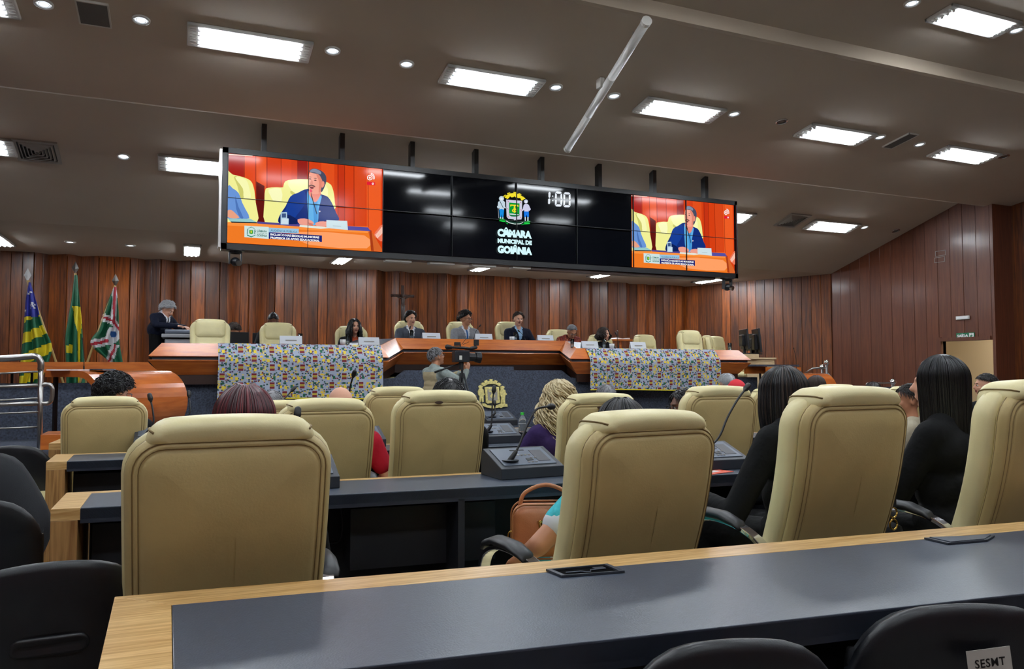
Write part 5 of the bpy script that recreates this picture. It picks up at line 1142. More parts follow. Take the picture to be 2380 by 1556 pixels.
# ================================================================ BLACK VISITOR CHAIRS
def black_chair(px, py, fy, label, w=.44, rz=0, ztop=.79, sticker=False, grip=True, slope=.0, R=.13, h=.40):
    p = atz(px, py, ztop); t = thing('visitor_chair', label, 'chair', (p[0], p[1], 0), rz, 'black plastic visitor chairs')
    H_ = ztop
    def wp(x, y, z): q = (H_-z)/h; return (x*(1-.0*q), y+.035*math.cos(x/w*PI)*-1+.04+q*.05+slope*0, z-.05*(x/(w/2))**2*(1 if z > H_-.1 else .3))
    b = cushion(w, h, R, [(.17, -.020), (.10, -.019), (.05, -.017), (.02, -.013), (.006, -.006), (0, .003), (.002, .014), (.012, .022), (.04, .026), (.12, .028), (.17, .028)], H_-h/2, 0, warp=wp); b.build('back_shell', 'black_plastic', t, smooth=True)
    b = cushion(w-.03, h-.03, R-.015, [(.12, .022), (.03, .024), (.004, .03), (0, .045), (.01, .06), (.04, .066), (.12, .068), (.17, .068)], H_-h/2, 0, warp=wp); b.build('back_pad', 'black_fabric', t, smooth=True)
    if grip:
        b = cushion(.17, .05, .024, [(.02, -.006), (.01, -.014), (.003, -.012), (0, 0), (.01, .01)], H_-.20, -.015, warp=wp); b.build('grip', 'black_pad', t, smooth=True)
    b = cushion(.46, .44, .1, [(.18, -.03), (.03, -.028), (.004, -.012), (0, 0), (.004, .02), (.03, .03), (.18, .034)]); b.v = [(x, .27+z, .43+y) for x, y, z in b.v]; b.build('seat', 'black_fabric', t, smooth=True)
    for s in (-1, 1):
        b = MB(); b.tube(spline([(s*.12, .02, H_-h+.08), (s*.12, .06, .42), (s*.13, .12, .40), (s*.2, .3, .39), (s*.2, .44, .36)], 4), .011, 8); b.build('frame_tube', 'frame_black', t, smooth=True)
        for yy, y2 in ((.08, -.02), (.44, .5)): b = MB(); b.tube([(s*.2, yy, .39), (s*.23, y2, 0.0)], .012, 8); b.build('leg', 'frame_black', t, smooth=True)
    return t
black_chair(120, 1308, 0, 'black visitor chair back at the bottom left beside the oak corner', w=.47, rz=.05)
black_chair(-60, 1165, 0, 'black visitor chair back at left edge behind the bottom left one', w=.42, rz=.05, grip=False)
black_chair(30, 1036, 0, 'black chair back at far left beyond the bag with the chain strap', w=.44, rz=-.1, grip=False)
black_chair(1728, 1490, 0, 'lower black chair back in the foreground before the near desk', w=.42, rz=-.32, grip=False)
sch = black_chair(2262, 1407, 0, 'black chair back with a white SESMT sticker at bottom right', w=.46, rz=-.38, grip=False)
A_, B_ = Vector(atz(2231, 1512, .66)), Vector(atz(2341, 1508, .66))
M_ = sch.matrix_world.copy(); bpy.context.view_layer.update(); inv = sch.matrix_world.inverted()
pc = Vector(aty(2285, 1530, sch.location.y-.012)); lc = inv @ pc
b = MB(); b.box(-.048, .048, -.0015, 0, -.024, .024); st = b.build('sticker', 'off_white', sch); st.location = (lc.x, -.027, lc.z); st.rotation_euler = (-.08, -.05, .16)
st['label'] = 'white sticker reading SESMT'
me = text_mesh('SESMT', .022, .0002, 'CENTER', .0003, 1.12); me.transform(Matrix.Translation((0, -.002, -.009)) @ Matrix.Rotation(PI/2, 4, 'X')); me.materials.clear(); me.materials.append(MT['mic_black']); put('lettering', me, st)
# jacket over a chair and bag, far left
p = atz(20, 1052, 1.0 if False else .86); t = thing('draped_coat', 'black coat draped over a chair at the left edge', 'coat', (p[0]-.12, 4.05, 0))
b = MB(); 
b = cushion(.62, .86, .2, [(.28, -.1), (.15, -.11), (.06, -.1), (.01, -.05), (0, 0), (.01, .05), (.06, .1), (.15, .11), (.28, .1)], .46, 0)
b.v = [(x*(1.05-.2*max(0, z-.5))+.03*math.sin(z*14), y+.025*math.sin(x*22+z*3)+.02*math.sin(z*9), z+(.03 if abs(x) < .1 and z > .7 else 0)) for x, y, z in b.v]; b.build('fabric', 'black_fabric', t, smooth=True)
p = atz(10, 1020, .84); t = thing('handbag', 'black bag with a braided silver chain strap at the left edge', 'bag', (p[0]-.04, 4.62, .45))
b = cushion(.50, .36, .1, [(.15, -.09), (.05, -.085), (.008, -.06), (0, 0), (.008, .06), (.05, .085), (.15, .09)], .18, 0); b.build('body', 'black_fabric', t, smooth=True)
b = MB(); b.tube([(q[0]*.98, -.06, .18+q[1]*.98) for q in rrect(.50, .36, .1)]+[(rrect(.50, .36, .1)[0][0]*.98, -.06, .18+rrect(.50, .36, .1)[0][1]*.98)], .006, 6); b.build('piping', 'grey_rubber', t, smooth=True)
P = spline([(-.22, 0, .3), (-.15, 0, .40), (0, 0, .435), (.12, 0, .40), (.2, -.02, .34), (.24, -.03, .29)], 10)
for k in range(0, len(P)-1, 1):
    q, r = Vector(P[k]), Vector(P[k+1]); m = (q+r)/2; d = (r-q).normalized(); up = Vector((0, 1, 0)) if k % 2 else Vector((0, .5, .8)); s_ = d.cross(up).normalized()
    b = MB(); L = (r-q).length*.75; b.tube([m+d*L*math.cos(a)+s_*.011*math.sin(a) for a in [2*PI*i/10 for i in range(11)]], .003, 5); b.build('chain_link', 'steel', t, smooth=True)
p = atz(96, 1142, .5); t = thing('stool', 'small stool with cream seat and striped legs left of the third desk', 'stool', (p[0]-.1, p[1], 0))
b = cushion(.34, .34, .1, [(.1, -.03), (.02, -.028), (0, 0), (.02, .028), (.1, .03)]); b.v = [(x, z, .47+y) for x, y, z in b.v]; b.build('seat', 'cream', t, smooth=True)
for sx in (-1, 1):
    for sy in (-1, 1): b = MB(); b.tube([(sx*.12, sy*.12, .45), (sx*.15, sy*.15, 0)], .012, 8); b.build('leg', 'steel', t, smooth=True)
# small badge on chairs
for px, py, y, lb in [(1018, 936, 3.87, 'dark oval badge'), (1396, 948, 3.88, 'dark oval badge')]:
    best = min([o for o in C.objects if o.get('group') == HG], key=lambda o: (o.location.x-aty(px, py, y)[0])**2+(o.location.y-y)**2)
    bpy.context.view_layer.update(); l = best.matrix_world.inverted() @ Vector(aty(px, py, y)); zz = l.z; yb = bendy(0, -.052, zz)[1]
    b = MB(); b.lathe([(.018, 0), (.016, .003), (.001, .004)], 18, T=Matrix.Translation((l.x, yb+.001, zz)) @ Matrix.Rotation(PI/2, 4, 'X') @ Matrix.Diagonal((1.25, .45, 1, 1))); b.build('badge', 'badge_metal', best)['label'] = lb
# orange shoulder bag on the lap beside chair
p = aty(1250, 1268, 2.75); t = thing('shoulder_bag', 'orange brown leather bag with zips held beside the turquoise dress', 'bag', (p[0]+.02, 2.72, p[2]-.035), -.35)
b = cushion(.26, .20, .05, [(.09, -.065), (.03, -.06), (.006, -.045), (0, 0), (.006, .045), (.03, .06), (.09, .065)], .10); b.build('body', 'brown_leather', t, smooth=True)
for yy in (-.047, .047):
    b = MB(); rr = rrect(.262, .202, .05); b.tube([(q[0], yy, .10+q[1]) for q in rr+rr[:1]], .004, 6); b.build('piping', 'tan_trim', t, smooth=True)
b = MB(); b.tube(spline([(-.1, 0, .19), (-.08, 0, .24), (0, 0, .27), (.08, 0, .24), (.1, 0, .19)], 5), .008, 8); b.build('handle', 'brown_leather', t, smooth=True)
b = MB(); b.box(-.04, .09, -.0675, -.064, .138, .146); b.build('zip', 'tan_trim', t); b = MB(); b.caps((-.03, -.071, .138), .006, (-.02, -.071, .085), .008); b.cyl((-.034, -.07, .142), (-.02, -.07, .142), .006, n=8); b.build('zip_pull', 'gold', t, smooth=True)
b = MB(); b.tube([(-.135+.012*math.cos(a), -.02, .08+.018*math.sin(a)) for a in [2*PI*i/12 for i in range(13)]], .003, 6); b.tube([(-.14+.01*math.cos(a), -.02, .045+.02*math.sin(a)) for a in [2*PI*i/12 for i in range(13)]], .003, 6); b.build('ring', 'gold', t, smooth=True)
# black handbag strap with rings by the right chair
p = aty(2075, 1150, 2.15); t = thing('bag_strap', 'black bag strap with two gold rings hanging between the right chairs', 'strap', p)
b = MB(); b.box(-.014, .014, -.003, .003, -.05, .09); b.build('strap', 'black_fabric', t); 
for z in (-.068, -.112):
    b = MB(); b.tube([(.019*math.cos(a), 0, z+.019*math.sin(a)) for a in [2*PI*i/16 for i in range(17)]], .0035, 8); b.build('ring', 'gold', t, smooth=True)
b = MB(); b.tube([(0, 0, -.084), (0, 0, -.096)], .004, 6); b.build('swivel', 'gold', t)
b = MB(); b.box(-.16, .14, .06, .2, -.55, -.13); b.build('bag_body', 'black_fabric', t, bevel=.03)
# ================================================================ PEOPLE
def bake(mb, voxel, smooth=2, factor=.6):
    me = mb.mesh('tmp', []); o = bpy.data.objects.new('tmp', me); C.objects.link(o)
    r = o.modifiers.new('r', 'REMESH'); r.mode = 'VOXEL'; r.voxel_size = voxel; r.use_smooth_shade = True
    s = o.modifiers.new('s', 'SMOOTH'); s.factor = factor; s.iterations = smooth
    bpy.context.view_layer.update()
    out = bpy.data.meshes.new_from_object(o.evaluated_get(bpy.context.evaluated_depsgraph_get()))
    bpy.data.objects.remove(o); bpy.data.meshes.remove(me); out.materials.clear()
    out.polygons.foreach_set('use_smooth', [True]*len(out.polygons)); return out
def setmats(me, mats, fn=None):
    for m in mats: me.materials.append(MT[m] if isinstance(m, str) else m)
    if fn:
        idx = [0]*len(me.polygons)
        for p in me.polygons: idx[p.index] = fn(p.center)
        me.polygons.foreach_set('material_index', idx)
    return me
RX, RY, RZ = (lambda a: Matrix.Rotation(a, 4, 'X')), (lambda a: Matrix.Rotation(a, 4, 'Y')), (lambda a: Matrix.Rotation(a, 4, 'Z'))
def head_shape(b, T, fat=1.0, female=False):
    b.ell((0, -.014, .028), (.074*fat, .094, .088), 18, 12, T); b.ell((0, .022, -.03), (.056*fat, .066, .078), 16, 10, T)
    b.ell((0, .058, -.088), (.024, .024, .019), 12, 8, T); b.ell((0, .02, -.07), (.045*fat, .05, .035), 14, 8, T)
    b.caps((0, .086, .012), .0075, (0, .104, -.02), .0115, 10, T); b.ell((0, .098, -.024), (.0155, .011, .009), 10, 6, T)
    b.ell((0, .074, .026), (.046, .018, .01 if female else .012), 12, 6, T)
    for s in (-1, 1):
        b.ell((s*.034, .062, -.022), (.02, .022, .018), 10, 6, T); b.ell((s*.076*fat, -.006, -.008), (.008, .017, .029), 10, 8, T)
    b.ell((0, .083, -.05), (.021, .011, .006), 10, 6, T); b.ell((0, .082, -.059), (.018, .011, .006), 10, 6, T)
def hand(b, w, d, up, side, curl=.5, sc=1.0):
    """w wrist, d direction, up = back-of-hand normal, side=+1 thumb on +lat"""
    w, d, up = Vector(w), Vector(d).normalized(), Vector(up); lat = d.cross(up).normalized(); up = lat.cross(d).normalized()
    k = sc
    for o in (-.024, -.008, .008, .024): b.caps(w+lat*o*.7*k+d*.01*k, .0145*k, w+lat*o*k+d*.075*k, .0125*k, 8)
    for o, L in ((-.027, .026), (-.0095, .031), (.0085, .034), (.026, .030)):
        p = w+lat*o*k+d*.082*k; dd = d
        for j in range(3):
            dd = (dd*math.cos(curl)-up*math.sin(curl)).normalized() if j else (dd*math.cos(curl*.5)-up*math.sin(curl*.5)).normalized()
            q = p+dd*L*k*(1, .75, .6)[j]; b.caps(p, .0088*k*(1, .92, .85)[j], q, .0088*k*(.92, .85, .78)[j], 8); p = q
    tb = w+lat*side*.03*k+d*.02*k; t1 = tb+(lat*side*.8+d*.8-up*.2).normalized()*.035*k; t2 = t1+(d*.9+lat*side*.15-up*.4).normalized()*.03*k
    b.caps(tb, .013*k, t1, .0105*k, 8); b.caps(t1, .0105*k, t2, .009*k, 8)
def person(label, loc, rz, head_top, skin='skin', top=('grey_suit',), top_fn=None, bottom='black_cloth', hair=None, hyaw=0, hpitch=0, hroll=0, lean=.0, twist=0, arms=None, stand=False, female=False, scale=1.0, voxel=.009, hv=None, fat=1.0, face=True, sleeves='long', glasses=False, group=None, collar=0, sdx=0, drop=0):
    """loc: floor point under the seat; local +Y is the way the person faces. head_top: world z of the crown."""
    t = thing('person', label, 'person', loc, rz, group, (scale,)*3)
    htop = (head_top-loc[2])/scale+drop
    hd = Vector((sdx, 0, htop-.118)); H0 = htop-1.333            # shift of the upper body
    ps = Vector((0, 0, (.55+H0 if not stand else .95+H0*.6)))
    L_ = Matrix.Translation(ps) @ RZ(twist) @ RX(-lean) @ Matrix.Translation(-ps)
    up = (lambda x, y, z: L_ @ Vector((x, y, z+H0))) if not stand else (lambda x, y, z: L_ @ Vector((x, y, ps.z+(z-.55)*1.0)))
    nb = up(0, -.005, 1.075); hc = up(0, .02, 1.212); dv = hd-hc
    if not stand and lean == 0: pass
    hdz = htop-.118-hc.z
    # keep the crown at the wanted height
    sh = Vector((0, 0, hdz)) if abs(hdz) < .4 else Vector((0, 0, 0))
    U = lambda x, y, z: up(x, y, z)+sh*min(1, max(0, (z-.55)/.5))
    nb, hc = U(0, -.005, 1.075), U(0, .02+drop*.9, 1.212)-Vector((0, 0, drop))
    TH = Matrix.Translation(hc) @ RZ(twist+hyaw) @ RX(hpitch) @ RY(hroll)
    sw = .168 if female else .185
    A = arms or {}
    J = {}
    for s, k in ((-1, 'L'), (1, 'R')):
        S = U(s*sw, -.01, 1.0); a = A.get(k, ((s*.24, .12, .74), (s*.12, .34, .72)))
        E = U(*a[0]) if a[0][2] > .6 or not stand else Vector(a[0]); W = Vector(a[1]) if len(a) > 3 and a[3] == 'abs' else U(*a[1]); J[k] = (S, E, W, Vector(a[2]) if len(a) > 2 and a[2] else (W-E).normalized())
    def torso(b, g):
        b.caps(U(-.07, 0, .60), .125+g, U(.07, 0, .60), .125+g, 14); b.caps(U(-.06, .0, .76), .105*fat+g, U(.06, .0, .76), .105*fat+g, 14)
        b.caps(U(-.08, .0, .93), .105*fat+g, U(.08, .0, .93), .105*fat+g, 14); b.caps(U(-sw+.03, -.01, 1.0), .058+g, U(sw-.03, -.01, 1.0), .058+g, 12)
        b.caps(U(-.07, -.012, 1.04), .045+g, U(.07, -.012, 1.04), .045+g, 12)
        if female:
            for s in (-1, 1): b.ell(U(s*.065, .085, .9), (.055+g*.5,)*3, 12, 8)
    b = MB(); torso(b, 0); head_shape(b, TH, fat if fat > 1 else 1, female); b.caps(nb-Vector((0, 0, .04)), .058 if not female else .05, hc+(nb-hc)*.35, .052 if not female else .045, 12)
    for k, sd in (('L', 1), ('R', -1)):
        S, E, W, d = J[k]; b.caps(S, .05, E, .04, 10); b.caps(E, .04, W, .027, 10)
        uu = A.get(k+'_up', (0, 0, 1)); hand(b, W, d, uu, sd, A.get(k+'_curl', .35))
    if stand:
        for s in (-1, 1): b.caps((s*.09, 0, ps.z-.02), .085, (s*.1, .01, .5), .055, 12); b.caps((s*.1, .01, .5), .055, (s*.1, -.01, .1), .036, 12); b.caps((s*.1, -.03, .05), .038, (s*.11, .13, .035), .032, 10)
    else:
        for s in (-1, 1): b.caps((s*.09, .0, .53+H0*.3), .085, (s*.11, .42, .52), .058, 12); b.caps((s*.11, .42, .52), .056, (s*.11, .44, .1), .038, 12); b.caps((s*.11, .42, .05), .036, (s*.12, .56, .035), .03, 10)
    me = bake(b, hv or voxel, 3)
    Ti = TH.inverted()
    def fm(c):
        if not face: return 0
        q = Ti @ c
        return 1 if (q.y > .077 and abs(q.x) < .022-.5*abs(q.z+.0545) and -.064 < q.z < -.044) else 0
    setmats(me, [skin, 'lips'], fm); body = put('body', me, t)
    # clothes
    g = .014; b = MB(); torso(b, g)
    for k in 'LR':
        S, E, W, d = J[k]; b.caps(S, .052+g, E, .042+g*.9, 10) if sleeves == 'long' else b.caps(S, .054+g, S.lerp(E, .62), .05+g, 10)
        if sleeves == 'long': b.caps(E, .042+g*.9, W-(W-E).normalized()*.01, .032+g*.6, 10)
    if collar: b.caps(U(-.02, -.03, 1.075), .05, U(.02, -.03, 1.075), .05, 12); b.caps(U(0, -.01, 1.085), .062, U(0, .0, 1.10), .058, 14)
    me = bake(b, voxel*1.1, 3)
    Li = (L_).inverted()
    def tf(c):
        q = Li @ (c-sh*min(1, max(0, 1)))
        z = q.z-H0 if not stand else q.z-ps.z+.55
        return top_fn(q.x, q.y, z)
    setmats(me, top, tf if top_fn else None); put('jacket' if top_fn else 'top', me, t)
    b = MB()
    if stand:
        for s in (-1, 1): b.caps((s*.085, 0, ps.z), .1, (s*.1, .01, .5), .072, 12); b.caps((s*.1, .01, .5), .072, (s*.1, -.01, .09), .058, 12)
    else:
        for s in (-1, 1): b.caps((s*.09, .0, .54+H0*.3), .1, (s*.11, .42, .525), .073, 12); b.caps((s*.11, .42, .525), .07, (s*.11, .44, .1), .055, 12)
    me = setmats(bake(b, .013, 2), [bottom]); put('trousers', me, t)
    if not stand or True:
        for s in (-1, 1):
            m = MB(); x, y0 = s*.11, (.42 if not stand else -.02); m.caps((x, y0-.01, .045), .045, (x+s*.01, y0+.15, .035), .035, 12); m.build('shoe', 'black_pad', t, smooth=True)
    if face:
        b = MB()
        for s in (-1, 1): b.ell((s*.030, .0775, .004), (.0125, .0085, .0065), 10, 6, TH)
        b.build('eyes', 'eye_white', body, smooth=True)
        b = MB()
        for s in (-1, 1): b.ell((s*.030, .0845, .004), (.006, .0035, .0062), 8, 6, TH); b.caps((s*.016, .088, .024), .0032, (s*.045, .08, .026), .0026, 6, TH)
        b.build('brows_and_pupils', 'eye_dark', body, smooth=True)
    if glasses:
        b = MB()
        for s in (-1, 1):
            b.tube([(s*.031+.021*math.cos(a), .098, .002+.016*math.sin(a)) for a in [2*PI*i/14 for i in range(15)]], .0022, 6, T=TH); b.tube([(s*.052, .097, .006), (s*.075, .07, .01), (s*.079, 0, .006)], .0022, 6, T=TH)
        b.tube([(-.01, .098, .004), (.01, .098, .004)], .0022, 6, T=TH); b.build('glasses', 'glasses_frame', t, smooth=True)
    if hair: hair(t, TH)
    t['_h'] = 0; del t['_h']
    return t, TH, U
# ---- hair: scalp shell plus strands
SC, SR = Vector((0, -.014, .028)), Vector((.078, .099, .093))
def sp(phi, th, k=1.0): return Vector((SC.x+SR.x*k*math.sin(th)*math.sin(phi), SC.y+SR.y*k*math.sin(th)*math.cos(phi), SC.z+SR.z*k*math.cos(th)))
def hairline(front, side, back):
    def f(phi):
        a = abs(((phi+PI) % (2*PI))-PI)/PI
        return math.radians(front+(side-front)*min(1, a/.5)) if a < .5 else math.radians(side+(back-side)*(a-.5)/.5)
    return f
def scalp(b, hl, k=1.05, n=32, m=10, bumps=0):
    rings = []
    for j in range(m+1):
        r = []
        for i in range(n):
            ph = 2*PI*i/n; th = .02+(hl(ph)-.02)*j/m; kk = k+bumps*math.sin(i*3.1+j*2.3)+(0 if j < m-1 else -.03*(j-m+2)); r.append(sp(ph, th, kk))
        rings.append(r)
    inner = [[sp(2*PI*i/n, hl(2*PI*i/n), .93) for i in range(n)]]
    b.loft(rings+inner, cap=False)
def short_hair(col, col2=None, front=52, side=88, back=118, k=1.06, length=.035, n=420, sweep=.5, rr=.0028, up=.0, curl=0):
    hl = hairline(front, side, back)
    def f(t, TH):
        rnd = random.Random(len(col)*7+n); b = MB(); scalp(b, hl, k); b.v = [tuple(TH @ Vector(p)) for p in b.v]
        o = b.build('hair', col, t, smooth=True, fixn=False)
        b = MB()
        for i in range(n):
            ph = rnd.random()*2*PI; th = hl(ph)*math.sqrt(rnd.random()); L = length*(.7+.6*rnd.random()); p = sp(ph, th, k-.01); P = [p]
            nrm = (p-SC).normalized()
            if curl:
                a0 = rnd.random()*6; t1 = nrm.cross(Vector((0, 0, 1))).normalized(); t2 = nrm.cross(t1); R_ = curl*(.7+.6*rnd.random())
                P = [p+nrm*(R_+.004*j)+(t1*math.cos(a0+j*1.15)+t2*math.sin(a0+j*1.15))*R_ for j in range(8)]
            else:
                dr = Vector((-.25 if p.x < 0 else .25, -.6+sweep, -.5 if th > .8 else -.05))+Vector((rnd.uniform(-.2, .2), rnd.uniform(-.2, .2), rnd.uniform(-.1, .1)))
                tg = (dr-nrm*dr.dot(nrm)).normalized()
                for j in (1, 2, 3): q = p+tg*L*j/3; P.append(SC+(q-SC).normalized()*((p-SC).length+.004+up*j/3*(.5+rnd.random())))
            b.tube([TH @ q for q in P], [rr, rr, rr*.8, rr*.3] if not curl else rr, 3, cap=False)
        b.build('hair_strands', col2 or col, o, smooth=True, fixn=False)
    return f
def long_hair(col, col2=None, length=.3, wave=0.0, open_deg=48, n=500, flare=.0, rr=.0028, k=1.1, wn=3, curl_r=0, puff=0, part=0.02, seed=3, shell=None):
    """hair parted on top, hanging to 'length' below the scalp centre; open_deg: half angle left free for the face"""
    op = math.radians(open_deg)
    def path(ph, kk, L, rnd=None):
        P = []; side = -1 if ph > PI else 1
        a0 = abs(((ph+PI) % (2*PI))-PI)
        for j in range(7):
            u = j/6; th = math.radians(6+84*u); p = sp(ph, th, kk); 
            if j < 2: p.x = p.x*(1 if j else .6)+side*part*(1-j)
            P.append(p)
        e = P[-1]; out = Vector((e.x, e.y, 0)).normalized()
        for j in range(1, 8):
            u = j/7; z = e.z-L*u; q = Vector((e.x*(1+flare*u), e.y*(1-.12*u)-.012*u, z))+out*puff*math.sin(PI*min(1, u*1.1)); P.append(q)
        return P
    def f(t, TH):
        yaw = Matrix.Translation(TH.translation) @ Matrix.Rotation(TH.to_euler('ZXY').z if False else math.atan2(-TH[0][1], TH[1][1]), 4, 'Z')
        rnd = random.Random(seed); b = MB(); m = 34
        phs = [op+(2*PI-2*op)*i/m for i in range(m+1)]
        rings = [path(ph, k-.03, length*.94) for ph in phs]; inn = [[Vector((q.x*.86, q.y*.86-.002, q.z-.002)) for q in r] for r in rings]
        cols = list(zip(*rings)); b.loft([list(c) for c in cols], closed=False); colsi = list(zip(*inn)); b.loft([list(c) for c in colsi], closed=False)
        b.loft([rings[0], inn[0]], closed=False); b.loft([rings[-1], inn[-1]], closed=False); b.loft([list(cols[-1]), list(colsi[-1])], closed=False)
        hl = hairline(50, 80, 110); 
        scalp(b, hl, k-.045)
        b.v = [tuple(yaw @ Vector(p)) for p in b.v]; o = b.build('hair', shell or col, t, smooth=True, fixn=False)
        for cc, share in ((col, .7), (col2 or col, .3)):
            b = MB()
            for i in range(int(n*share)):
                ph = op*.8+(2*PI-1.6*op)*rnd.random(); P = path(ph, k+rnd.uniform(-.03, .035), length*rnd.uniform(.8, 1.08)); w0 = rnd.random()*6; wa = wave*rnd.uniform(.5, 1.5); wn_ = wn*rnd.uniform(.55, 1.3)
                dense = []
                for j, p in enumerate(spline([tuple(q) for q in P], 2 if not wave else 4)):
                    p = Vector(p); u = j/(13*(2 if not wave else 4)); a = w0+u*wn_*2*PI; amp = wa*min(1, u*1.6); o_ = Vector((p.x, p.y, 0)).normalized(); s_ = Vector((-o_.y, o_.x, 0))
                    dense.append(yaw @ (p+s_*amp*math.sin(a)+o_*(amp*math.cos(a)+.002*math.sin(i))))
                nn = len(dense); b.tube(dense, [rr*(1 if q < nn*.7 else max(.25, 1-(q-nn*.7)/(nn*.3))) for q in range(nn)], 3, cap=False)
            b.build('hair_strands', cc, o, smooth=True, fixn=False)
    return f
def bun_hair(col, bun=(0, -.07, .1), r=.03):
    base = short_hair(col, front=50, side=92, back=116, k=1.04, n=160, sweep=-.6, length=.05)
    def f(t, TH):
        base(t, TH); b = MB(); b.ell(bun, (r, r, r*.9), 14, 9, TH); b.build('hair_bun', col, t, smooth=True)
    return f
def cap_hat(col):
    base = short_hair('hair_grey', front=60, side=92, back=122, n=200)
    def f(t, TH):
        base(t, TH); b = MB(); hl = lambda ph: math.radians(80); scalp(b, hl, 1.16); b.v = [tuple(TH @ Vector(p)) for p in b.v]; o = b.build('cap', col, t, smooth=True, fixn=False)
        b = MB(); b.loft([[(x, .08+.0*x, .03) for x in (-.06, -.03, 0, .03, .06)], [(x, .16-.6*x*x*10, .02) for x in (-.055, -.03, 0, .03, .055)]], closed=False, T=TH); b.build('cap_peak', col, o); b = MB(); b.ell((0, -.014, .136), (.008, .008, .005), 8, 5, TH); b.build('cap_button', col, o)
    return f
def suit(shirt=1, tie=2, w=.055, tw=.02, jacket=0):
    def f(x, y, z):
        if y > .02 and z > .78:
            ww = w*(z-.80)/.25
            if z > 1.05: ww = .07
            if abs(x) < tw*(.7+.5*(1.08-z)) and tie is not None and z < 1.08: return tie
            if abs(x) < ww: return shirt
        if z > 1.10 and abs(x) < .075: return shirt
        return jacket
    return f
def at_head(px, py, y, chair_floor, sc=1.0): p = aty(px, py, y); return p
# ---- people on the dais (they face the hall)
def dais(px, pytop, y, zf, label, rzo=0, **k):
    p = aty(px, pytop, y); ln = k.get('lean', 0); loc = (p[0]+math.sin(rzo)*0, y+.08+math.sin(ln)*.6, zf)
    k.setdefault('arms', {'L': ((-.26, .14, .76), (-.10, .40, .72)), 'R': ((.26, .14, .76), (.10, .40, .72)), 'L_curl': .2, 'R_curl': .2})
    return person(label, loc, PI+rzo, p[2], **k)
dais(826, 742, 11.75, .78, 'person with long black wavy hair, black cardigan and rust top on the dais', skin='skin', female=True, top=('black_cloth', 'orange_cloth'), top_fn=lambda x, y, z: 1 if (y > .04 and abs(x) < .045) else 0, hair=long_hair('hair_black', length=.3, wave=.012, open_deg=42, n=260, rr=.004, puff=.025), voxel=.009, hyaw=.1)
dais(957, 725, 12.15, .92, 'person with dark swept hair, dark grey suit and navy tie on the dais', skin='skin', top=('grey_suit', 'shirt_white', 'tie_navy'), top_fn=suit(), hair=short_hair('hair_dark', front=44, side=92, k=1.12, n=400, length=.06, rr=.004, sweep=-.3, up=.014), hyaw=.25, collar=1)
dais(1085, 726, 12.15, .92, 'person with dark curls, glasses and light grey suit looking sideways on the dais', skin='skin_tan', top=('light_grey_suit', 'shirt_white', 'tie_blue'), top_fn=suit(), hair=short_hair('hair_black', front=46, k=1.1, n=300, rr=.003, curl=.012), hyaw=.75, glasses=True, collar=1)
dais(1208, 727, 12.1, .92, 'person in navy blazer and open pale blue shirt speaking in the middle of the dais', skin='skin', top=('navy_suit', 'shirt_blue'), top_fn=suit(1, None, .06), hair=short_hair('hair_dark', 'hair_brown', front=42, side=82, k=1.07, n=260, length=.045, rr=.0035, sweep=.2, up=.016), hyaw=-.1, hpitch=-.05, hroll=-.08, collar=1)
dais(1328, 756, 11.7, .92, 'person with grey hair and glasses in rust patterned blouse bent over papers', skin='skin_tan', female=True, top=('blouse_print',), hair=short_hair('hair_grey', front=46, side=84, back=110, k=1.06, n=200, length=.05, sweep=-.6), hpitch=-.6, glasses=True, lean=.05, drop=.075)
dais(1408, 762, 11.5, .78, 'person with dark curly bob and black top with striped sleeves on the dais', skin='skin', female=True, top=('black_cloth', 'stripe_print'), top_fn=lambda x, y, z: 1 if abs(x) > .15 else 0, hair=long_hair('hair_brown', 'hair_dark', length=.13, wave=.014, open_deg=46, n=260, rr=.004, puff=.03, flare=.15), hyaw=.45, arms={'L': ((-.26, .14, .76), (-.30, .42, .72)), 'R': ((.26, .14, .76), (.12, .40, .72))})
dais(636, 728, 12.35, .78, 'person with dark hair bun mostly hidden behind the second empty dais chair', skin='skin_dark', female=True, top=('black_cloth',), hair=bun_hair('hair_black', (0, -.05, .105), .028), hpitch=-.6)
dais(544, 756, 13.6, .78, 'person with brown curls barely visible behind the left monitors', skin='skin_tan', female=True, top=('black_cloth',), hair=short_hair('hair_brown', front=46, k=1.12, n=260, rr=.003, curl=.014), hpitch=-.5)
p = aty(403, 701, 11.75)
person('person standing in navy suit with silver hair, reading at the grey copier', (p[0]-.18, 11.95, .78), PI+.95, p[2], skin='skin', stand=True, scale=.9, lean=.12, drop=.05, hpitch=-.55, hyaw=.1, top=('navy_suit', 'shirt_white', 'mic_black'), top_fn=suit(), hair=short_hair('hair_grey', 'hair_silver', front=50, side=86, back=122, k=1.09, n=700, length=.075, rr=.0042, sweep=-.1, up=.022), collar=1, arms={'L': ((-.25, .10, .76), (-.12, .34, .78)), 'R': ((.25, .10, .76), (.10, .36, .80)), 'L_curl': .5, 'R_curl': .5})
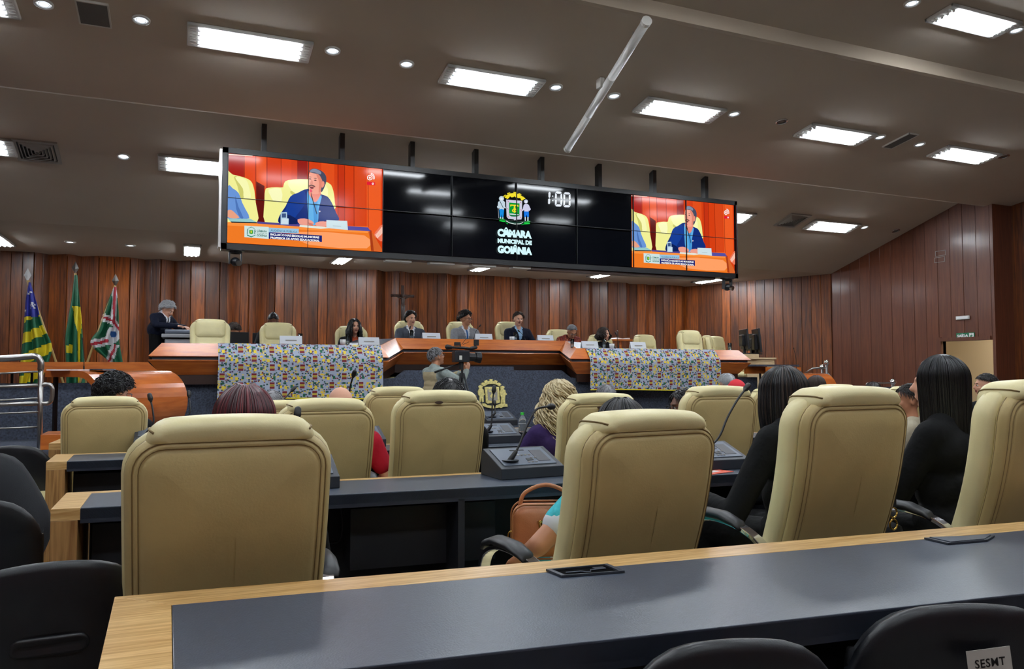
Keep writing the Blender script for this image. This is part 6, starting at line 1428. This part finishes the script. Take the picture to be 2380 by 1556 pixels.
# ---- camera operator in the pit
yc = 9.15; p = aty(1024, 808, yc); 
cop, THc, Uc = person('person in sage shirt and tan vest filming with a shoulder camera', (p[0]-.02, yc+.12, -.3), -PI/2+.25, p[2], skin='skin_tan', stand=True, top=('sage_shirt', 'vest_tan'), top_fn=lambda x, y, z: 1 if (z < 1.03 and (y < -.02 or (.035 < abs(x) < .12 and y > 0)) and abs(x) < .155) else 0, hair=short_hair('hair_dark', 'hair_grey', front=54, side=86, back=122, k=1.06, n=420, length=.03, rr=.003), hpitch=.28, glasses=True, voxel=.008, lean=-.02, collar=1,
    arms={'R': ((.24, .22, .80), (.10, .40, 1.02), (-.1, .45, .9)), 'L': ((-.22, .2, .82), (-.03, .40, .98), (.1, .5, .8)), 'R_up': (1, .3, 0), 'L_up': (-1, 0, 0), 'R_curl': .75, 'L_curl': .7})
q = Vector(aty(1082, 826, yc-.12)); t = thing('video_camera', 'black shoulder video camera with viewfinder on a tripod', 'video camera', q)
kx = aty(1110, 826, yc-.12)[0]-aty(1109, 826, yc-.12)[0]
def V(px, py, dy=0): w_ = Vector(aty(px, py, yc-.12)); return Vector((w_.x-q.x, dy, w_.z-q.z))
b = MB(); b.cbox(V(1071, 829), (34*kx, .12, 25*kx)); b.build('body', 'black_plastic', t, bevel=.008)
b = MB(); b.tube([V(1086, 830), V(1104, 831), V(1105, 831), V(1116, 832)], [.05, .05, .06, .07], 16); b.build('lens', 'mic_black', t, smooth=False)
b = MB(); b.tube([V(1052, 808), V(1078, 809), V(1098, 812)], .018, 10); b.caps(V(1040, 807), .032, V(1050, 808), .02); b.build('eyepiece_handle', 'mic_black', t, smooth=True)
b = MB(); b.cbox(V(1063, 800), (13*kx, .04, 8*kx)); b.cyl(V(1070, 800), V(1070, 808), .008); b.build('receiver', 'mic_black', t, bevel=.004)
b = MB(); b.cbox(V(1107, 797), (11*kx, .03, 13*kx)); b.cyl(V(1105, 803), V(1102, 812), .012); b.caps(V(1096, 810), .022, V(1106, 808), .022); b.build('viewfinder_screen', 'mic_black', t, bevel=.004)
b = MB(); b.tube(spline([tuple(V(1074, 800)), tuple(V(1080, 792)), tuple(V(1084, 788))], 4), .003, 6); b.tube(spline([tuple(V(1076, 801)), tuple(V(1086, 797)), tuple(V(1090, 795))], 4), .003, 6); b.build('antenna', 'mic_black', t)
b = MB(); b.tube([V(1068, 846), V(1040, 855), V(1010, 866)], [.009, .009, .014], 8); b.build('pan_handle', 'mic_black', t, smooth=True)
b = MB(); b.cbox(V(1067, 832, -.062), (6*kx, .004, 9*kx)); b.build('label_plate', 'off_white', t)
zf = -.3-q.z; b = MB(); b.cyl(V(1072, 842), V(1072, 860), .03, n=12); b.cyl(V(1074, 858), V(1074, 890), .014, n=8); b.build('tripod_head', 'mic_black', t)
for ax, ay in ((.42, -.15), (-.25, -.3), (.0, .42)):
    c_ = V(1074, 868); m_ = c_.lerp(Vector((c_.x+ax, ay, zf)), .5)
    b = MB(); b.tube([c_+Vector((.02, 0, 0)), m_], .012, 8); b.tube([c_-Vector((.02, 0, 0)), m_], .012, 8); b.tube([m_, Vector((c_.x+ax, ay, zf))], .012, 8); b.build('tripod_leg', 'mic_black', t, smooth=True)
# ---- audience (they face the stage)
def aud(px, pytop, y, zf, label, rz=0, **k):
    p = aty(px, pytop, y); k.setdefault('face', False); k.setdefault('voxel', .012); k.setdefault('hv', .010)
    return person(label, (p[0]-math.sin(-rz)*.02, y-.03, zf), rz, p[2], **k)
aud(568, 905, 2.52, 0, 'person with dark red hair seated in the largest chair, only the crown showing', female=True, top=('black_cloth',), hair=long_hair('hair_red', 'hair_red_light', length=.16, open_deg=50, n=900, rr=.0022, k=1.13, flare=.12, puff=.012))
aud(1448, 933, 2.58, 0, 'person with black hair in turquoise patterned dress seated beside the orange bag', female=True, skin='skin_tan', top=('turquoise', 'shirt_white'), top_fn=lambda x, y, z: 1 if (x < -.24 and z < .93) else 0, bottom='dress_print', sleeves='short', hair=long_hair('hair_black', 'hair_dark', length=.1, open_deg=50, n=420, rr=.0026, k=1.1), arms={'L': ((-.39, .0, .83), (-.33, .24, .74)), 'R': ((.27, .1, .76), (.1, .32, .72))}, rz=.12, lean=.05)
aud(1846, 858, 2.62, 0, 'person with dark shoulder length hair in black blazer, fist resting on the armrest', female=True, skin='skin', top=('black_cloth',), hair=long_hair('hair_black', 'hair_brown', length=.22, open_deg=52, n=900, rr=.0021, k=1.12, puff=.008, flare=.04), arms={'L': ((-.31, .10, .70), (-.25, .34, .76), (-.1, .9, .1)), 'R': ((.27, .1, .76), (.12, .34, .72)), 'L_curl': 1.1}, rz=.2, lean=.08, hpitch=-.3, drop=.03, hv=.008)
aud(2190, 834, 2.42, 0, 'person with long straight black hair in black jacket, right part of the hall', female=True, skin='skin', top=('black_cloth',), hair=long_hair('hair_black', length=.34, open_deg=48, n=1000, rr=.0022, k=1.14, puff=.0, flare=.1, part=.0), rz=.25, hyaw=.35, hv=.008, lean=.05)
aud(790, 899, 4.75, 0, 'bald person in a red shirt seated left of the centre chair', skin='skin', top=('red_cloth',), hair=short_hair('hair_grey', front=92, side=86, back=118, k=1.02, n=1, rr=.001) if False else None, sleeves='short', arms={'R': ((.30, .02, .76), (.26, .24, .72)), 'L': ((-.27, .1, .76), (-.1, .34, .72))})
aud(1040, 884, 4.45, 0, 'person with dark hair behind the centre chair with the badge', top=('black_cloth',), skin='skin_tan', hair=short_hair('hair_black', front=50, k=1.12, n=500, length=.05))
aud(1302, 889, 4.5, 0, 'person with long curly blonde hair in purple top', female=True, skin='skin', top=('purple',), hair=long_hair('hair_blonde', 'hair_blonde_dark', length=.33, wave=.024, wn=4.5, open_deg=45, n=230, rr=.0058, k=1.14, puff=.035, flare=.25, shell='hair_blonde_dark'), rz=.0, lean=.05, arms={'L': ((-.33, .12, .74), (-.2, .38, .72)), 'R': ((.27, .1, .76), (.1, .34, .72))})
aud(270, 881, 6.0, 0, 'person with black curly hair and glasses in dark shirt at far left', skin='skin', top=('dark_cloth',), hair=short_hair('hair_black', front=46, side=84, back=112, k=1.16, n=900, rr=.0024, curl=.013), glasses=True, hyaw=-.5, rz=-.1)
aud(1586, 908, 4.3, 0, 'person with black hair and glasses in profile behind the chair under the red cap', female=True, skin='skin_dark', top=('black_cloth',), hair=short_hair('hair_black', front=50, side=84, back=120, k=1.12, n=400, length=.05), glasses=True, hyaw=1.2, rz=.2, face=True)
aud(1406, 898, 6.35, 0, 'person with short grey hair below the right patterned cloth', skin='skin_tan', top=('grey_suit',), hair=short_hair('hair_grey', front=50, k=1.1, n=400, length=.04))
aud(632, 912, 6.3, 0, 'person with short grey hair between the red head and the bald head', skin='skin_tan', top=('grey_suit',), hair=short_hair('hair_grey', front=50, k=1.1, n=300, length=.04))
aud(1686, 871, 7.2, -.3, 'person with white grey hair just left of the red cap', skin='skin', top=('grey_suit',), hair=short_hair('hair_silver', front=50, k=1.12, n=500, length=.04))
aud(1709, 886, 6.2, 0, 'person wearing a bright red cap', skin='skin_tan', top=('grey_suit',), hair=cap_hat('cap_red'), hyaw=-.3)
aud(1893, 876, 6.5, 0, 'person with brown hair behind the dark haired woman in black', female=True, top=('black_cloth',), hair=long_hair('hair_brown', length=.12, open_deg=50, n=400, rr=.0026))
aud(2026, 889, 7.4, -.3, 'person whose dark crown shows over the chair right of the dark haired woman', top=('black_cloth',), hair=short_hair('hair_dark', n=200))
aud(2108, 896, 4.3, 0, 'person in beige top and face mask partly hidden by the long black hair', female=True, skin='skin_tan', top=('beige_cloth',), sleeves='short', hair=short_hair('hair_dark', front=50, side=84, back=116, k=1.1, n=300, length=.05), rz=.5, hyaw=.5, face=True)
aud(2287, 870, 5.3, 0, 'person with short dark hair seen in profile before the cream doorway', skin='skin', top=('dark_cloth',), hair=short_hair('hair_dark', front=56, side=78, back=112, k=1.05, n=300, length=.02), hyaw=.9, face=True)
